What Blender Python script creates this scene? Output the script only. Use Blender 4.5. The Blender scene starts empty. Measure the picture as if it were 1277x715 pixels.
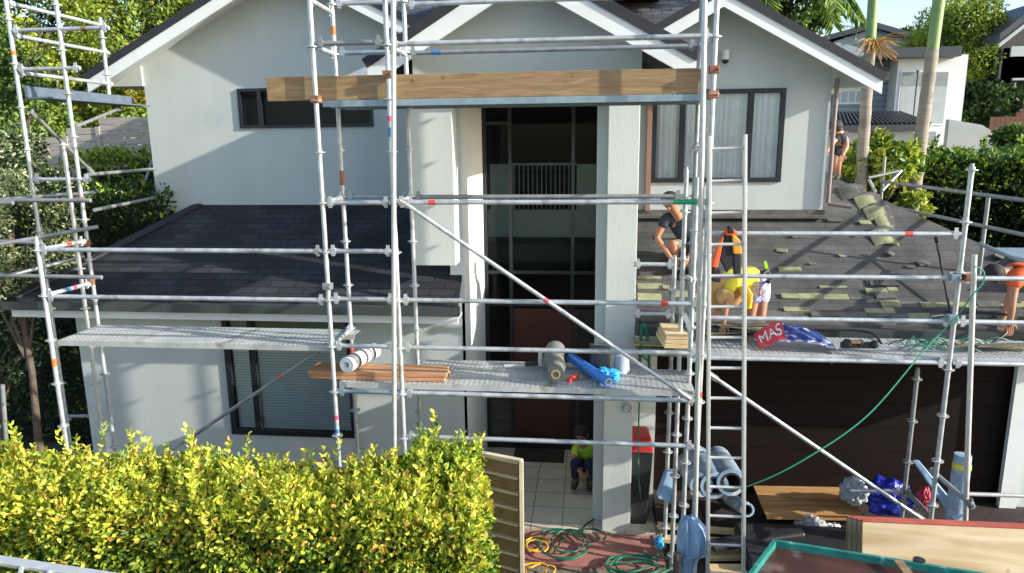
import bpy, bmesh, math, random
import numpy as np
from mathutils import Vector, Matrix, noise
random.seed(7); rng = np.random.default_rng(7)
C = bpy.context.scene.collection
sc = bpy.context.scene
# ---------------------------------------------------------------- camera calibration
F = 880.0; CX, CY = 638.5, 357.5; H = 4.96
_d = Vector((47, 4333, 880)).normalized()
_x = -Vector((-8208, -95.5, 880)); _x = (_x - _d*_x.dot(_d)).normalized()
_z = -_d; _y = _z.cross(_x)
def ray(px, py):
    c = Vector((px-CX, py-CY, F))
    return Vector((c.dot(_x), c.dot(_y), c.dot(_z)))
CAM = Vector((0, 0, H))
def P(px, py, Y=None, Z=None, X=None):
    r = ray(px, py)
    t = Y/r.y if Y is not None else ((Z-H)/r.z if Z is not None else X/r.x)
    return CAM + r*t
def PP(px, py, p0, n):
    r = ray(px, py); return CAM + r*((Vector(p0)-CAM).dot(n)/r.dot(n))
# ---------------------------------------------------------------- materials
def newmat(name):
    m = bpy.data.materials.new(name); m.use_nodes = True
    nt = m.node_tree; return m, nt, nt.nodes['Principled BSDF']
def mat(name, col, rough=.6, metal=0., var=.12, scale=6., bump=0., bscale=40., spec=.5, stretch=(1,1,1), dirt=None, emit=None):
    m, nt, b = newmat(name)
    tc = nt.nodes.new('ShaderNodeTexCoord'); mp = nt.nodes.new('ShaderNodeMapping')
    mp.inputs['Scale'].default_value = stretch
    nt.links.new(tc.outputs['Object'], mp.inputs['Vector'])
    n = nt.nodes.new('ShaderNodeTexNoise'); n.inputs['Scale'].default_value = scale; n.inputs['Detail'].default_value = 6
    nt.links.new(mp.outputs['Vector'], n.inputs['Vector'])
    r = nt.nodes.new('ShaderNodeValToRGB')
    lo = [c*(1-var) for c in col]; hi = [min(1, c*(1+var)) for c in col]
    r.color_ramp.elements[0].position = .3; r.color_ramp.elements[1].position = .7
    r.color_ramp.elements[0].color = (*lo, 1); r.color_ramp.elements[1].color = (*hi, 1)
    nt.links.new(n.outputs['Fac'], r.inputs['Fac'])
    out = r.outputs['Color']
    if dirt:
        n2 = nt.nodes.new('ShaderNodeTexNoise'); n2.inputs['Scale'].default_value = dirt[1]; n2.inputs['Detail'].default_value = 8
        nt.links.new(tc.outputs['Object'], n2.inputs['Vector'])
        r2 = nt.nodes.new('ShaderNodeValToRGB'); r2.color_ramp.elements[0].position = dirt[2]; r2.color_ramp.elements[1].position = dirt[2]+.12
        nt.links.new(n2.outputs['Fac'], r2.inputs['Fac'])
        mx = nt.nodes.new('ShaderNodeMixRGB'); mx.inputs['Color2'].default_value = (*dirt[0], 1)
        nt.links.new(r2.outputs['Color'], mx.inputs['Fac']); nt.links.new(out, mx.inputs['Color1']); out = mx.outputs['Color']
    nt.links.new(out, b.inputs['Base Color'])
    b.inputs['Roughness'].default_value = rough; b.inputs['Metallic'].default_value = metal
    b.inputs['Specular IOR Level'].default_value = spec
    if bump:
        n3 = nt.nodes.new('ShaderNodeTexNoise'); n3.inputs['Scale'].default_value = bscale; n3.inputs['Detail'].default_value = 5
        nt.links.new(mp.outputs['Vector'], n3.inputs['Vector'])
        bp = nt.nodes.new('ShaderNodeBump'); bp.inputs['Strength'].default_value = bump; bp.inputs['Distance'].default_value = .02
        nt.links.new(n3.outputs['Fac'], bp.inputs['Height']); nt.links.new(bp.outputs['Normal'], b.inputs['Normal'])
    return m
def brickmat(name, c1, c2, mortar, bw, bh, ms, rot=(0,0,0), rough=.8, offset=.5, bump=.5, var=.3, bias=0., noise_scale=3.):
    m, nt, b = newmat(name)
    tc = nt.nodes.new('ShaderNodeTexCoord'); mp = nt.nodes.new('ShaderNodeMapping'); mp.inputs['Rotation'].default_value = rot
    nt.links.new(tc.outputs['Object'], mp.inputs['Vector'])
    br = nt.nodes.new('ShaderNodeTexBrick'); br.offset = offset
    br.inputs['Color1'].default_value = (*c1, 1); br.inputs['Color2'].default_value = (*c2, 1); br.inputs['Mortar'].default_value = (*mortar, 1)
    br.inputs['Scale'].default_value = 1; br.inputs['Brick Width'].default_value = bw; br.inputs['Row Height'].default_value = bh
    br.inputs['Mortar Size'].default_value = ms; br.inputs['Mortar Smooth'].default_value = .3; br.inputs['Bias'].default_value = bias
    nt.links.new(mp.outputs['Vector'], br.inputs['Vector'])
    n = nt.nodes.new('ShaderNodeTexNoise'); n.inputs['Scale'].default_value = noise_scale; n.inputs['Detail'].default_value = 8
    nt.links.new(tc.outputs['Object'], n.inputs['Vector'])
    mr = nt.nodes.new('ShaderNodeMapRange'); mr.inputs['From Min'].default_value = .3; mr.inputs['From Max'].default_value = .7
    mr.inputs['To Min'].default_value = 1-var; mr.inputs['To Max'].default_value = 1+var
    nt.links.new(n.outputs['Fac'], mr.inputs['Value'])
    mx = nt.nodes.new('ShaderNodeMixRGB'); mx.blend_type = 'MULTIPLY'; mx.inputs['Fac'].default_value = 1
    nt.links.new(br.outputs['Color'], mx.inputs['Color1']); nt.links.new(mr.outputs['Result'], mx.inputs['Color2'])
    nt.links.new(mx.outputs['Color'], b.inputs['Base Color']); b.inputs['Roughness'].default_value = rough
    n3 = nt.nodes.new('ShaderNodeTexNoise'); n3.inputs['Scale'].default_value = 90
    nt.links.new(tc.outputs['Object'], n3.inputs['Vector'])
    sb = nt.nodes.new('ShaderNodeMath'); sb.operation = 'SUBTRACT'
    nt.links.new(n3.outputs['Fac'], sb.inputs[0]); nt.links.new(br.outputs['Fac'], sb.inputs[1])
    bp = nt.nodes.new('ShaderNodeBump'); bp.inputs['Strength'].default_value = bump; bp.inputs['Distance'].default_value = .015
    nt.links.new(sb.outputs[0], bp.inputs['Height']); nt.links.new(bp.outputs['Normal'], b.inputs['Normal'])
    return m
def woodmat(name, c1, c2, axis=0, scale=6., rough=.65, knots=True):
    m, nt, b = newmat(name)
    tc = nt.nodes.new('ShaderNodeTexCoord'); mp = nt.nodes.new('ShaderNodeMapping')
    s = [9, 9, 9]; s[axis] = .9; mp.inputs['Scale'].default_value = s
    nt.links.new(tc.outputs['Object'], mp.inputs['Vector'])
    n = nt.nodes.new('ShaderNodeTexNoise'); n.inputs['Scale'].default_value = scale*.35; n.inputs['Detail'].default_value = 8; n.inputs['Distortion'].default_value = 1.6
    nt.links.new(mp.outputs['Vector'], n.inputs['Vector'])
    r = nt.nodes.new('ShaderNodeValToRGB'); r.color_ramp.elements[0].position = .32; r.color_ramp.elements[1].position = .68
    r.color_ramp.elements[0].color = (*c1, 1); r.color_ramp.elements[1].color = (*c2, 1)
    nt.links.new(n.outputs['Fac'], r.inputs['Fac'])
    out = r.outputs['Color']
    if knots:
        v = nt.nodes.new('ShaderNodeTexVoronoi'); v.inputs['Scale'].default_value = 4.5; v.inputs['Randomness'].default_value = 1
        nt.links.new(tc.outputs['Object'], v.inputs['Vector'])
        r2 = nt.nodes.new('ShaderNodeValToRGB'); r2.color_ramp.elements[0].position = .015; r2.color_ramp.elements[1].position = .13
        r2.color_ramp.elements[0].color = (.45, .3, .16, 1); r2.color_ramp.elements[1].color = (1, 1, 1, 1)
        nt.links.new(v.outputs['Distance'], r2.inputs['Fac'])
        mx = nt.nodes.new('ShaderNodeMixRGB'); mx.blend_type = 'MULTIPLY'; mx.inputs['Fac'].default_value = .8
        nt.links.new(out, mx.inputs['Color1']); nt.links.new(r2.outputs['Color'], mx.inputs['Color2']); out = mx.outputs['Color']
    nt.links.new(out, b.inputs['Base Color']); b.inputs['Roughness'].default_value = rough
    bp = nt.nodes.new('ShaderNodeBump'); bp.inputs['Strength'].default_value = .25; bp.inputs['Distance'].default_value = .01
    nt.links.new(n.outputs['Fac'], bp.inputs['Height']); nt.links.new(bp.outputs['Normal'], b.inputs['Normal'])
    return m
def leafmat(name, col, trans=.35, rough=.45):
    m, nt, b = newmat(name)
    b.inputs['Roughness'].default_value = rough
    tc = nt.nodes.new('ShaderNodeTexCoord'); n = nt.nodes.new('ShaderNodeTexNoise'); n.inputs['Scale'].default_value = 5
    nt.links.new(tc.outputs['Object'], n.inputs['Vector'])
    r = nt.nodes.new('ShaderNodeValToRGB'); r.color_ramp.elements[0].position = .3; r.color_ramp.elements[1].position = .7
    r.color_ramp.elements[0].color = (*[c*.75 for c in col], 1); r.color_ramp.elements[1].color = (*[min(1, c*1.25) for c in col], 1)
    nt.links.new(n.outputs['Fac'], r.inputs['Fac']); nt.links.new(r.outputs['Color'], b.inputs['Base Color'])
    t = nt.nodes.new('ShaderNodeBsdfTranslucent'); nt.links.new(r.outputs['Color'], t.inputs['Color'])
    ms = nt.nodes.new('ShaderNodeMixShader'); ms.inputs['Fac'].default_value = trans
    nt.links.new(b.outputs[0], ms.inputs[1]); nt.links.new(t.outputs[0], ms.inputs[2])
    nt.links.new(ms.outputs[0], nt.nodes['Material Output'].inputs['Surface'])
    return m
def glassmat(name, tint=(.95, .97, .97), base=.04, ior_fac=1.5):
    m = bpy.data.materials.new(name); m.use_nodes = True; nt = m.node_tree
    nt.nodes.remove(nt.nodes['Principled BSDF'])
    tr = nt.nodes.new('ShaderNodeBsdfTransparent'); tr.inputs['Color'].default_value = (*tint, 1)
    gl = nt.nodes.new('ShaderNodeBsdfGlossy'); gl.inputs['Roughness'].default_value = .02
    tc = nt.nodes.new('ShaderNodeTexCoord'); n = nt.nodes.new('ShaderNodeTexNoise'); n.inputs['Scale'].default_value = 1.2
    nt.links.new(tc.outputs['Object'], n.inputs['Vector'])
    bp = nt.nodes.new('ShaderNodeBump'); bp.inputs['Strength'].default_value = .05; nt.links.new(n.outputs['Fac'], bp.inputs['Height'])
    nt.links.new(bp.outputs['Normal'], gl.inputs['Normal'])
    fr = nt.nodes.new('ShaderNodeFresnel'); fr.inputs['IOR'].default_value = ior_fac
    ms = nt.nodes.new('ShaderNodeMixShader'); nt.links.new(fr.outputs[0], ms.inputs['Fac'])
    nt.links.new(tr.outputs[0], ms.inputs[1]); nt.links.new(gl.outputs[0], ms.inputs[2])
    nt.links.new(ms.outputs[0], nt.nodes['Material Output'].inputs['Surface'])
    return m
M = {}
M['wall'] = mat('wall_paint', (.50, .54, .515), .8, var=.05, scale=1.6, bump=.09, bscale=55, stretch=(1,1,.35), dirt=((.45,.50,.475), .9, .56))
M['white'] = mat('white_paint', (.76, .79, .77), .55, var=.04, scale=3, bump=.03)
M['column'] = mat('column_paint', (.60, .635, .585), .65, var=.05, scale=2, bump=.1, stretch=(1,1,.3))
M['darkmetal'] = mat('dark_joinery', (.016, .02, .024), .4, var=.1, metal=.2)
M['gutter'] = mat('gutter_paint', (.05, .06, .057), .45, var=.12)
M['roofdark'] = brickmat('asphalt_shingle', (.011, .012, .016), (.030, .031, .036), (.006, .006, .008), .33, .14, .012, var=.6, noise_scale=1.6)  # broad tone variation paints in dappled sunlight on the left wing roof
M['roofgrey'] = brickmat('grey_shingle', (.06, .063, .075), (.10, .10, .12), (.025, .025, .03), .33, .15, .012, var=.25)
M['roofedge'] = mat('roof_edge', (.022, .023, .028), .7, var=.2)
M['underlay'] = brickmat('roof_underlay', (.062, .060, .056), (.088, .084, .078), (.040, .039, .037), .42, .14, .006, var=.38, bump=.6, noise_scale=2.6)
M['oldshingle'] = mat('old_shingle', (.27, .27, .15), .9, var=.25, scale=9, bump=.5, bscale=60)
M['oldshingle2'] = mat('worn_shingle', (.11, .105, .09), .9, var=.3, scale=9, bump=.5, bscale=60)
M['garage'] = mat('garage_brown', (.011, .006, .005), .75, spec=.15, var=.15, scale=3)
M['door'] = mat('door_brown', (.05, .016, .012), .35, var=.2, scale=3)
M['galv'] = mat('galvanised_steel', (.50, .53, .54), .42, metal=.4, var=.2, scale=11, dirt=((.30, .30, .29), 6, .58))
M['galv2'] = mat('dull_steel', (.28, .30, .30), .5, metal=.4, var=.2, scale=9, dirt=((.30, .27, .23), 6, .58))
M['galvblue'] = mat('bluish_steel', (.27, .35, .39), .4, metal=.35, var=.15, scale=9)
M['plank'] = mat('steel_plank', (.46, .475, .46), .5, metal=.25, var=.15, scale=5, bump=.12, bscale=30, dirt=((.30, .29, .26), 4, .6))
M['alu'] = mat('aluminium', (.60, .60, .57), .4, metal=.4, var=.1, scale=12)
M['ruststeel'] = mat('rusty_coupler', (.32, .14, .07), .7, metal=.2, var=.3)
M['redtape'] = mat('red_tape', (.7, .07, .05), .5); M['orangetape'] = mat('orange_tape', (.75, .16, .03), .5)
M['greentape'] = mat('green_tape', (.02, .38, .17), .5); M['bluetape'] = mat('blue_tape', (.05, .18, .42), .5); M['pinktape'] = mat('pink_tape', (.7, .08, .16), .5)
M['pine'] = woodmat('pine_timber', (.21, .13, .06), (.36, .245, .12), 0)
M['treated'] = woodmat('orange_timber', (.38, .16, .07), (.55, .32, .18), 0)
M['pineend'] = woodmat('pine_crate', (.58, .42, .20), (.72, .56, .32), 0)
M['ply'] = woodmat('pale_plywood', (.52, .37, .19), (.76, .62, .40), 0, scale=1.6)
M['plyb'] = woodmat('brown_plywood', (.34, .16, .055), (.62, .37, .15), 0, scale=2.2, knots=False)
M['slat'] = woodmat('weathered_slat', (.19, .12, .055), (.28, .19, .10), 0)
M['slatedge'] = mat('pale_timber_lit_edge', (.62, .52, .38), .7)  # pale timber of gate post and rail, also painted lit edges of slats
M['fence'] = woodmat('grey_fence', (.34, .29, .25), (.50, .45, .40), 0)
M['redpaint'] = mat('red_edge_paint', (.42, .09, .06), .75, var=.25, scale=8); M['binred'] = mat('bin_lid_red', (.40, .02, .018), .5)
M['teal'] = mat('teal_paint', (.015, .18, .15), .6, var=.3, dirt=((.25, .45, .4), 12, .62))
M['bin'] = mat('brown_film_face', (.07, .028, .020), .35, var=.3, scale=4, dirt=((.16, .12, .10), 3, .6))
M['tile'] = brickmat('porch_tile', (.52, .47, .36), (.58, .53, .42), (.24, .21, .17), .40, .40, .008, offset=0, bump=.2, var=.08)
M['brick'] = mat('red_pavers', (.36, .15, .12), .85, var=.2, scale=4, bump=.4, bscale=50, dirt=((.30, .20, .17), 8, .58))
M['aggregate'] = mat('aggregate_concrete', (.22, .18, .13), .9, var=.45, scale=45, bump=.8, bscale=90)
M['soil'] = mat('ground_soil', (.10, .085, .06), .95, var=.4, scale=3, bump=.6, bscale=12)
M['darkground'] = mat('driveway', (.03, .02, .018), .85, var=.35, scale=3, bump=.5)
M['glass'] = glassmat('window_glass'); M['glassdark'] = glassmat('tinted_glass', (.84, .87, .87), ior_fac=1.16)
M['blind'] = mat('venetian_blind', (.90, .88, .78), .5, var=.04)
M['curtain'] = mat('net_curtain', (.93, .95, .97), .8, var=.04)
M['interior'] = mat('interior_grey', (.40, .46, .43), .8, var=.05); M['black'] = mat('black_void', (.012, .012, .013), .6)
M['camwhite'] = mat('camera_shell', (.75, .75, .66), .4)
M['bark'] = mat('bark', (.12, .09, .065), .9, var=.35, scale=8, bump=.8)
M['twig'] = mat('dark_twigs', (.02, .022, .012), .95, var=.4)
M['palm'] = mat('palm_trunk', (.36, .31, .25), .8, var=.18, scale=3, bump=.6, stretch=(1, 1, 6), dirt=((.22, .2, .17), 3, .55))
M['palmgreen'] = mat('palm_crownshaft', (.22, .34, .12), .5, var=.15)
M['concrete'] = mat('rendered_concrete', (.45, .46, .44), .9, var=.12, scale=1.5)
M['hose'] = mat('green_hose', (.01, .14, .08), .45, var=.1); M['yhose'] = mat('yellow_hose', (.75, .42, .03), .45)
M['rope'] = mat('green_rope', (.03, .30, .18), .7)
M['rubber'] = mat('black_rubber', (.02, .02, .02), .5)
M['cam'] = None
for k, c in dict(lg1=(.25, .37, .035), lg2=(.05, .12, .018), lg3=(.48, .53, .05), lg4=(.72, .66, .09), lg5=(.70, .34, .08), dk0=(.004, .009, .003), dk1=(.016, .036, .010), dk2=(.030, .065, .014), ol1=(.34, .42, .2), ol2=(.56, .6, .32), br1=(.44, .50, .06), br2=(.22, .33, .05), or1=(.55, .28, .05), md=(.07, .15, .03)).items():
    M[k] = leafmat('leaf_'+k, c)
# ---------------------------------------------------------------- mesh builder
class MB:
    def __init__(s): s.v = []; s.f = []; s.mi = []; s.cur = 0
    def add(s, vs, fs):
        b = len(s.v); s.v += [tuple(v) for v in vs]; s.f += [tuple(b+i for i in f) for f in fs]; s.mi += [s.cur]*len(fs); return s
    def m(s, i): s.cur = i; return s
    def hexa(s, a):   # 8 corners: bottom 4 ccw, top 4 ccw
        return s.add(a, [(3,2,1,0),(4,5,6,7),(0,1,5,4),(1,2,6,5),(2,3,7,6),(3,0,4,7)])
    def box(s, x0, x1, y0, y1, z0, z1):
        return s.hexa([(x0,y0,z0),(x1,y0,z0),(x1,y1,z0),(x0,y1,z0),(x0,y0,z1),(x1,y0,z1),(x1,y1,z1),(x0,y1,z1)])
    def prism(s, poly, d):   # planar polygon extruded by vector d
        n = len(poly); p = [Vector(q) for q in poly]; d = Vector(d)
        return s.add(p+[q+d for q in p], [tuple(range(n-1,-1,-1)), tuple(range(n,2*n))]+[(i,(i+1)%n,n+(i+1)%n,n+i) for i in range(n)])
    def bar(s, a, b, w, h, up=(0,0,1)):
        a = Vector(a); b = Vector(b); t = (b-a).normalized(); sd = t.cross(Vector(up))
        if sd.length < 1e-4: sd = t.cross(Vector((0,1,0)))
        sd.normalize(); u = sd.cross(t); sd *= w/2; u *= h/2
        return s.hexa([a-sd-u, b-sd-u, b+sd-u, a+sd-u, a-sd+u, b-sd+u, b+sd+u, a+sd+u])
    def tube(s, a, b, r, n=10, r2=None, cap=True):
        a = Vector(a); b = Vector(b); t = (b-a).normalized(); q = Vector((0,0,1)) if abs(t.z) < .9 else Vector((1,0,0))
        u = t.cross(q).normalized(); w = t.cross(u); r2 = r if r2 is None else r2
        vs = [a+(u*math.cos(2*math.pi*i/n)+w*math.sin(2*math.pi*i/n))*r for i in range(n)]+[b+(u*math.cos(2*math.pi*i/n)+w*math.sin(2*math.pi*i/n))*r2 for i in range(n)]
        fs = [(i,n+i,n+(i+1)%n,(i+1)%n) for i in range(n)]
        if cap: fs += [tuple(range(n)), tuple(range(2*n-1,n-1,-1))]
        return s.add(vs, fs)
    def pipe(s, a, b, r, ri, n=14):   # open hollow tube
        a = Vector(a); b = Vector(b); t = (b-a).normalized(); q = Vector((0,0,1)) if abs(t.z) < .9 else Vector((1,0,0))
        u = t.cross(q).normalized(); w = t.cross(u); vs = []
        for c, rr in ((a,r),(b,r),(b,ri),(a,ri)):
            vs += [c+(u*math.cos(2*math.pi*i/n)+w*math.sin(2*math.pi*i/n))*rr for i in range(n)]
        fs = []
        for k in range(4):
            k2 = (k+1)%4; fs += [(k*n+i, k2*n+i, k2*n+(i+1)%n, k*n+(i+1)%n) for i in range(n)]
        return s.add(vs, fs)
    def path(s, pts, r, n=7, closed=False):
        pts = [Vector(p) for p in pts]; N = len(pts); vs = []; fs = []
        for i, p in enumerate(pts):
            t = (pts[min(i+1,N-1)]-pts[max(i-1,0)]).normalized(); q = Vector((0,0,1)) if abs(t.z) < .95 else Vector((1,0,0))
            u = t.cross(q).normalized(); w = t.cross(u); rr = r[i] if hasattr(r, '__len__') else r
            vs += [p+(u*math.cos(2*math.pi*k/n)+w*math.sin(2*math.pi*k/n))*rr for k in range(n)]
        for i in range(N-1): fs += [(i*n+k,(i+1)*n+k,(i+1)*n+(k+1)%n,i*n+(k+1)%n) for k in range(n)]
        fs += [tuple(range(n)), tuple(range(N*n-1,(N-1)*n-1,-1))]
        return s.add(vs, fs)
    def ball(s, c, r, n=12, k=8):
        c = Vector(c); r = (r,r,r) if not hasattr(r,'__len__') else r; vs = []; fs = []
        for i in range(k+1):
            a = math.pi*i/k
            for j in range(n):
                b = 2*math.pi*j/n; vs.append(c+Vector((r[0]*math.sin(a)*math.cos(b), r[1]*math.sin(a)*math.sin(b), r[2]*math.cos(a))))
        for i in range(k): fs += [(i*n+j,(i+1)*n+j,(i+1)*n+(j+1)%n,i*n+(j+1)%n) for j in range(n)]
        return s.add(vs, fs)
    def build(s, name, mats, parent=None, smooth=False, bevel=0):
        me = bpy.data.meshes.new(name); off = parent_origin(parent) if parent else Vector()
        if not parent and s.v:
            a = np.array(s.v); off = Vector(((a[:,0].min()+a[:,0].max())/2, (a[:,1].min()+a[:,1].max())/2, a[:,2].min()))
        me.from_pydata([tuple(Vector(v)-off) for v in s.v], [], s.f)
        mats = mats if isinstance(mats, (list,tuple)) else [mats]
        for x in mats: me.materials.append(M[x] if isinstance(x, str) else x)
        if len(mats) > 1: me.polygons.foreach_set('material_index', s.mi)
        bm = bmesh.new(); bm.from_mesh(me); bmesh.ops.remove_doubles(bm, verts=bm.verts, dist=1e-6); bmesh.ops.recalc_face_normals(bm, faces=bm.faces); bm.to_mesh(me); bm.free()
        if smooth:
            me.polygons.foreach_set('use_smooth', [True]*len(me.polygons)); me.set_sharp_from_angle(angle=math.radians(40))
        o = bpy.data.objects.new(name, me); C.objects.link(o)
        if parent: o.parent = parent
        else: o.location = off
        if bevel:
            bv = o.modifiers.new('bevel', 'BEVEL'); bv.width = bevel; bv.segments = 2; bv.limit_method = 'ANGLE'
        return o
def parent_origin(p):
    v = Vector(p.location)
    while p.parent: p = p.parent; v = v+Vector(p.location)
    return v
def tag(o, label=None, cat=None, group=None, kind=None):
    if label: o['label'] = label
    if cat: o['category'] = cat
    if group: o['group'] = group
    if kind: o['kind'] = kind
    return o
def thing(name, loc, label, cat, group=None):
    o = bpy.data.objects.new(name, None); o.empty_display_size = .2; C.objects.link(o); o.location = loc
    return tag(o, label, cat, group)
# leaves: each a folded, pointed blade of two quads
def leaves(name, pts, dirs, size, mats, mi, parent=None, width=.42):
    n = len(pts); d = dirs/np.maximum(np.linalg.norm(dirs, axis=1, keepdims=True), 1e-6)
    r = rng.normal(size=(n,3)); sd = np.cross(d, r); sd /= np.maximum(np.linalg.norm(sd, axis=1, keepdims=True), 1e-6)
    nn = np.cross(d, sd); L = size[:,None]; w = L*width
    b = pts; t = pts+d*L-nn*L*.12
    l1 = pts+d*L*.3+sd*w*.5+nn*w*.22; l2 = pts+d*L*.68+sd*w*.42+nn*w*.12
    r1 = pts+d*L*.3-sd*w*.5+nn*w*.22; r2 = pts+d*L*.68-sd*w*.42+nn*w*.12
    V = np.stack([b,l1,l2,t,r2,r1], axis=1).reshape(-1,3)
    off = np.array(parent_origin(parent)) if parent else np.zeros(3)
    V = (V-off).astype(np.float32)
    idx = np.arange(n)[:,None]*6
    Fq = np.concatenate([idx+np.array([0,1,2,3]), idx+np.array([0,3,4,5])], axis=1).reshape(-1)
    me = bpy.data.meshes.new(name); me.vertices.add(n*6); me.vertices.foreach_set('co', V.reshape(-1))
    me.loops.add(n*8); me.loops.foreach_set('vertex_index', Fq.astype(np.int32))
    me.polygons.add(n*2); me.polygons.foreach_set('loop_start', (np.arange(n*2)*4).astype(np.int32))
    try: me.polygons.foreach_set('loop_total', np.full(n*2, 4, dtype=np.int32))
    except Exception: pass
    for m in mats: me.materials.append(M[m])
    me.polygons.foreach_set('material_index', np.repeat(mi, 2).astype(np.int32))
    me.update(calc_edges=True); me.validate()
    o = bpy.data.objects.new(name, me); C.objects.link(o)
    if parent: o.parent = parent
    return o
def lump_points(c, R, n, nl, lr, seed=0, lo=.55):
    g = np.random.default_rng(seed); c = np.array(c); R = np.array(R)
    u = g.normal(size=(nl,3)); u /= np.linalg.norm(u, axis=1, keepdims=True)
    cen = c+u*R*g.uniform(lo, 1., (nl,1)); rad = lr*g.uniform(.6, 1.25, nl)*R.mean()
    k = g.integers(0, nl, n); d = g.normal(size=(n,3)); d /= np.linalg.norm(d, axis=1, keepdims=True)
    return cen[k]+d*(rad[k]*g.uniform(.6, 1.05, n))[:,None], d, k
def tree(name, label, base, c, R, n, size, mats, probs, nl=40, lr=.33, seed=1, trunk=.15, group=None, cat='tree', tm='bark'):
    root = thing(name, base, label, cat, group)
    b = Vector(base); c = Vector(c); mb = MB(); top = c+Vector((0,0,-R[2]*.2)); mid = b.lerp(top, .5)+Vector((.1*R[0],0,0))
    mb.path([b, b.lerp(mid,.5), mid, top], [trunk, trunk*.85, trunk*.7, trunk*.45], 9)
    g = random.Random(seed)
    for i in range(9):
        a = g.uniform(0, 6.28); e = Vector((math.cos(a)*R[0]*.75, math.sin(a)*R[1]*.75, g.uniform(-.4,.7)*R[2]))
        s = b.lerp(top, g.uniform(.5,.95)); mb.path([s, s.lerp(c+e,.5)+Vector((0,0,.08*R[2])), c+e], [trunk*.4, trunk*.25, trunk*.08], 6)
    mb.build('trunk', tm, root, True)
    p, d, k = lump_points(c, R, n, nl, lr, seed); gg = np.random.default_rng(seed+5)
    dirs = d*.6+gg.normal(size=(n,3))*.7+np.array([0,0,-.1])
    lm = gg.choice(len(mats), nl, p=probs); mi = np.where(gg.random(n) < .6, lm[k], gg.choice(len(mats), n, p=probs))
    leaves('crown', p, dirs, size*gg.uniform(.6,1.3,n), mats, mi, root, .5)
    return root
# ================================================================= SETTING
g = MB(); g.box(-400, 400, -60, 900, -.3, 0); tag(g.build('ground', 'soil'), kind='structure')
YW, YU, YE = 8.7, 10.7, 8.3
he = P(300, 376, Y=YE).z
print('eave L', he, 'eave R', P(1000, 405, Y=8.4).z)
# driveway in front of the garage, porch tiles, red paver edge, aggregate path (each 4 mm or a step above)
MB().box(1.06, 8.5, 5.0, 9.0, 0, .06).build('driveway', 'darkground')['kind'] = 'structure'
# ================================================================= HOUSE
house = thing('house', (0, 10, 0), 'pale grey two storey gabled house with a dark shingle roof behind the scaffolding', 'house')
XL = P(97, 420, Y=YW).x; XR = -1.6       # left wing
w1 = [P(276, 389, Y=YW), P(446, 546, Y=YW)]
def wall_xz(mb, x0, x1, z0, z1, y0, y1, holes=()):
    xs = sorted({x0, x1, *[h[0] for h in holes], *[h[1] for h in holes]})
    for a, b in zip(xs[:-1], xs[1:]):
        hs = sorted([(h[2], h[3]) for h in holes if h[0] <= a+1e-6 and h[1] >= b-1e-6]); z = z0
        for h0, h1 in hs:
            if h0 > z: mb.box(a, b, y0, y1, z, h0)
            z = h1
        if z1 > z: mb.box(a, b, y0, y1, z, z1)
    return mb
hw1 = (w1[0].x, w1[1].x, w1[1].z, w1[0].z)
mb = wall_xz(MB(), XL, XR, 0, he-.08, YW, YW+.2, [hw1])
mb.box(XL, XL+.2, YW+.2, 14, 0, he-.08)
mb.build('wall', 'wall', house)
# tall entry reveal walls and porch side
zt = P(640, 100, Y=8.3).z+.1
MB().box(XR-.18, XR, YW+.2, YU+.3, 0, zt+.4).build('wall', 'white', house)['label'] = 'white side wall of the tall entry recess'
MB().box(XR-.003, XR+.0, YW, YW+.2, 0, he-.08).build('corner_trim', 'wall', house)
# left wing roof: front slope and left hip slope
zu = P(400, 255.5, Y=YU).z
eL = P(17, 376, Y=YE).x; hipx = P(248, 255.5, Y=YU).x
def slab(mb, poly, th): return mb.prism(poly, (0, 0, -th))
rb = MB(); slab(rb, [(eL,YE,he),(XR+.02,YE,he),(XR-.18,YU,zu),(hipx,YU,zu)], .07)
slab(rb, [(eL,YE,he),(hipx,YU,zu),(hipx,14,zu),(eL,14,he)], .07)
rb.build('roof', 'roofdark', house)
# hip capping, gutter, fascia and soffit
MB().bar((eL,YE,he+.01),(hipx,YU,zu+.01),.2,.03).build('ridge_cap', 'roofedge', house)
MB().box(eL-.08, XR+.05, YE-.12, YE-.01, he-.13, he-.02).build('gutter', 'gutter', house)
MB().box(eL-.05, XR+.02, YE-.005, YE+.03, he-.25, he-.14).build('fascia', 'white', house)
MB().box(eL, XR, YE+.03, YW-.002, he-.22, he-.19).build('soffit', 'wall', house)
MB().box(eL-.12, eL-.01, YE-.1, 13.5, he-.13, he-.02).build('gutter', 'gutter', house)
# ---- upper walls (front plane YU)
wUL = P(190, 200, Y=YU).x; tipL = P(110, 101, Y=10.2); apL = P(348, -52, Y=10.2); vL = P(523, 31, Y=10.2)
zt_eave = P(181, 103, Y=YU).z
w2 = [P(296, 111, Y=YU), P(466, 158, Y=YU)]; hw2 = (w2[0].x, w2[1].x, w2[1].z, w2[0].z)
w3 = [P(815, 113, Y=YU), P(973, 227, Y=YU)]; hw3 = (w3[0].x, w3[1].x, w3[1].z, w3[0].z)
def gz(x, a, t):   # roof line under the rake boards
    return t
glR = P(606, 400, Y=YU).x; grL = P(745, 400, Y=YU).x
wUR = P(1032, 180, Y=YU).x; tipR = P(1100, 101, Y=10.2); apR = P(903, -8, Y=10.2); vR = P(822, 40, Y=10.2)
zr = P(1000, 271, Y=YU).z
mb = wall_xz(MB(), wUL, XR-.18, 1.5, zt_eave, YU, YU+.2, [hw2]); mb.box(wUL, wUL+.2, YU+.2, 15, 1.5, zt_eave)
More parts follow.
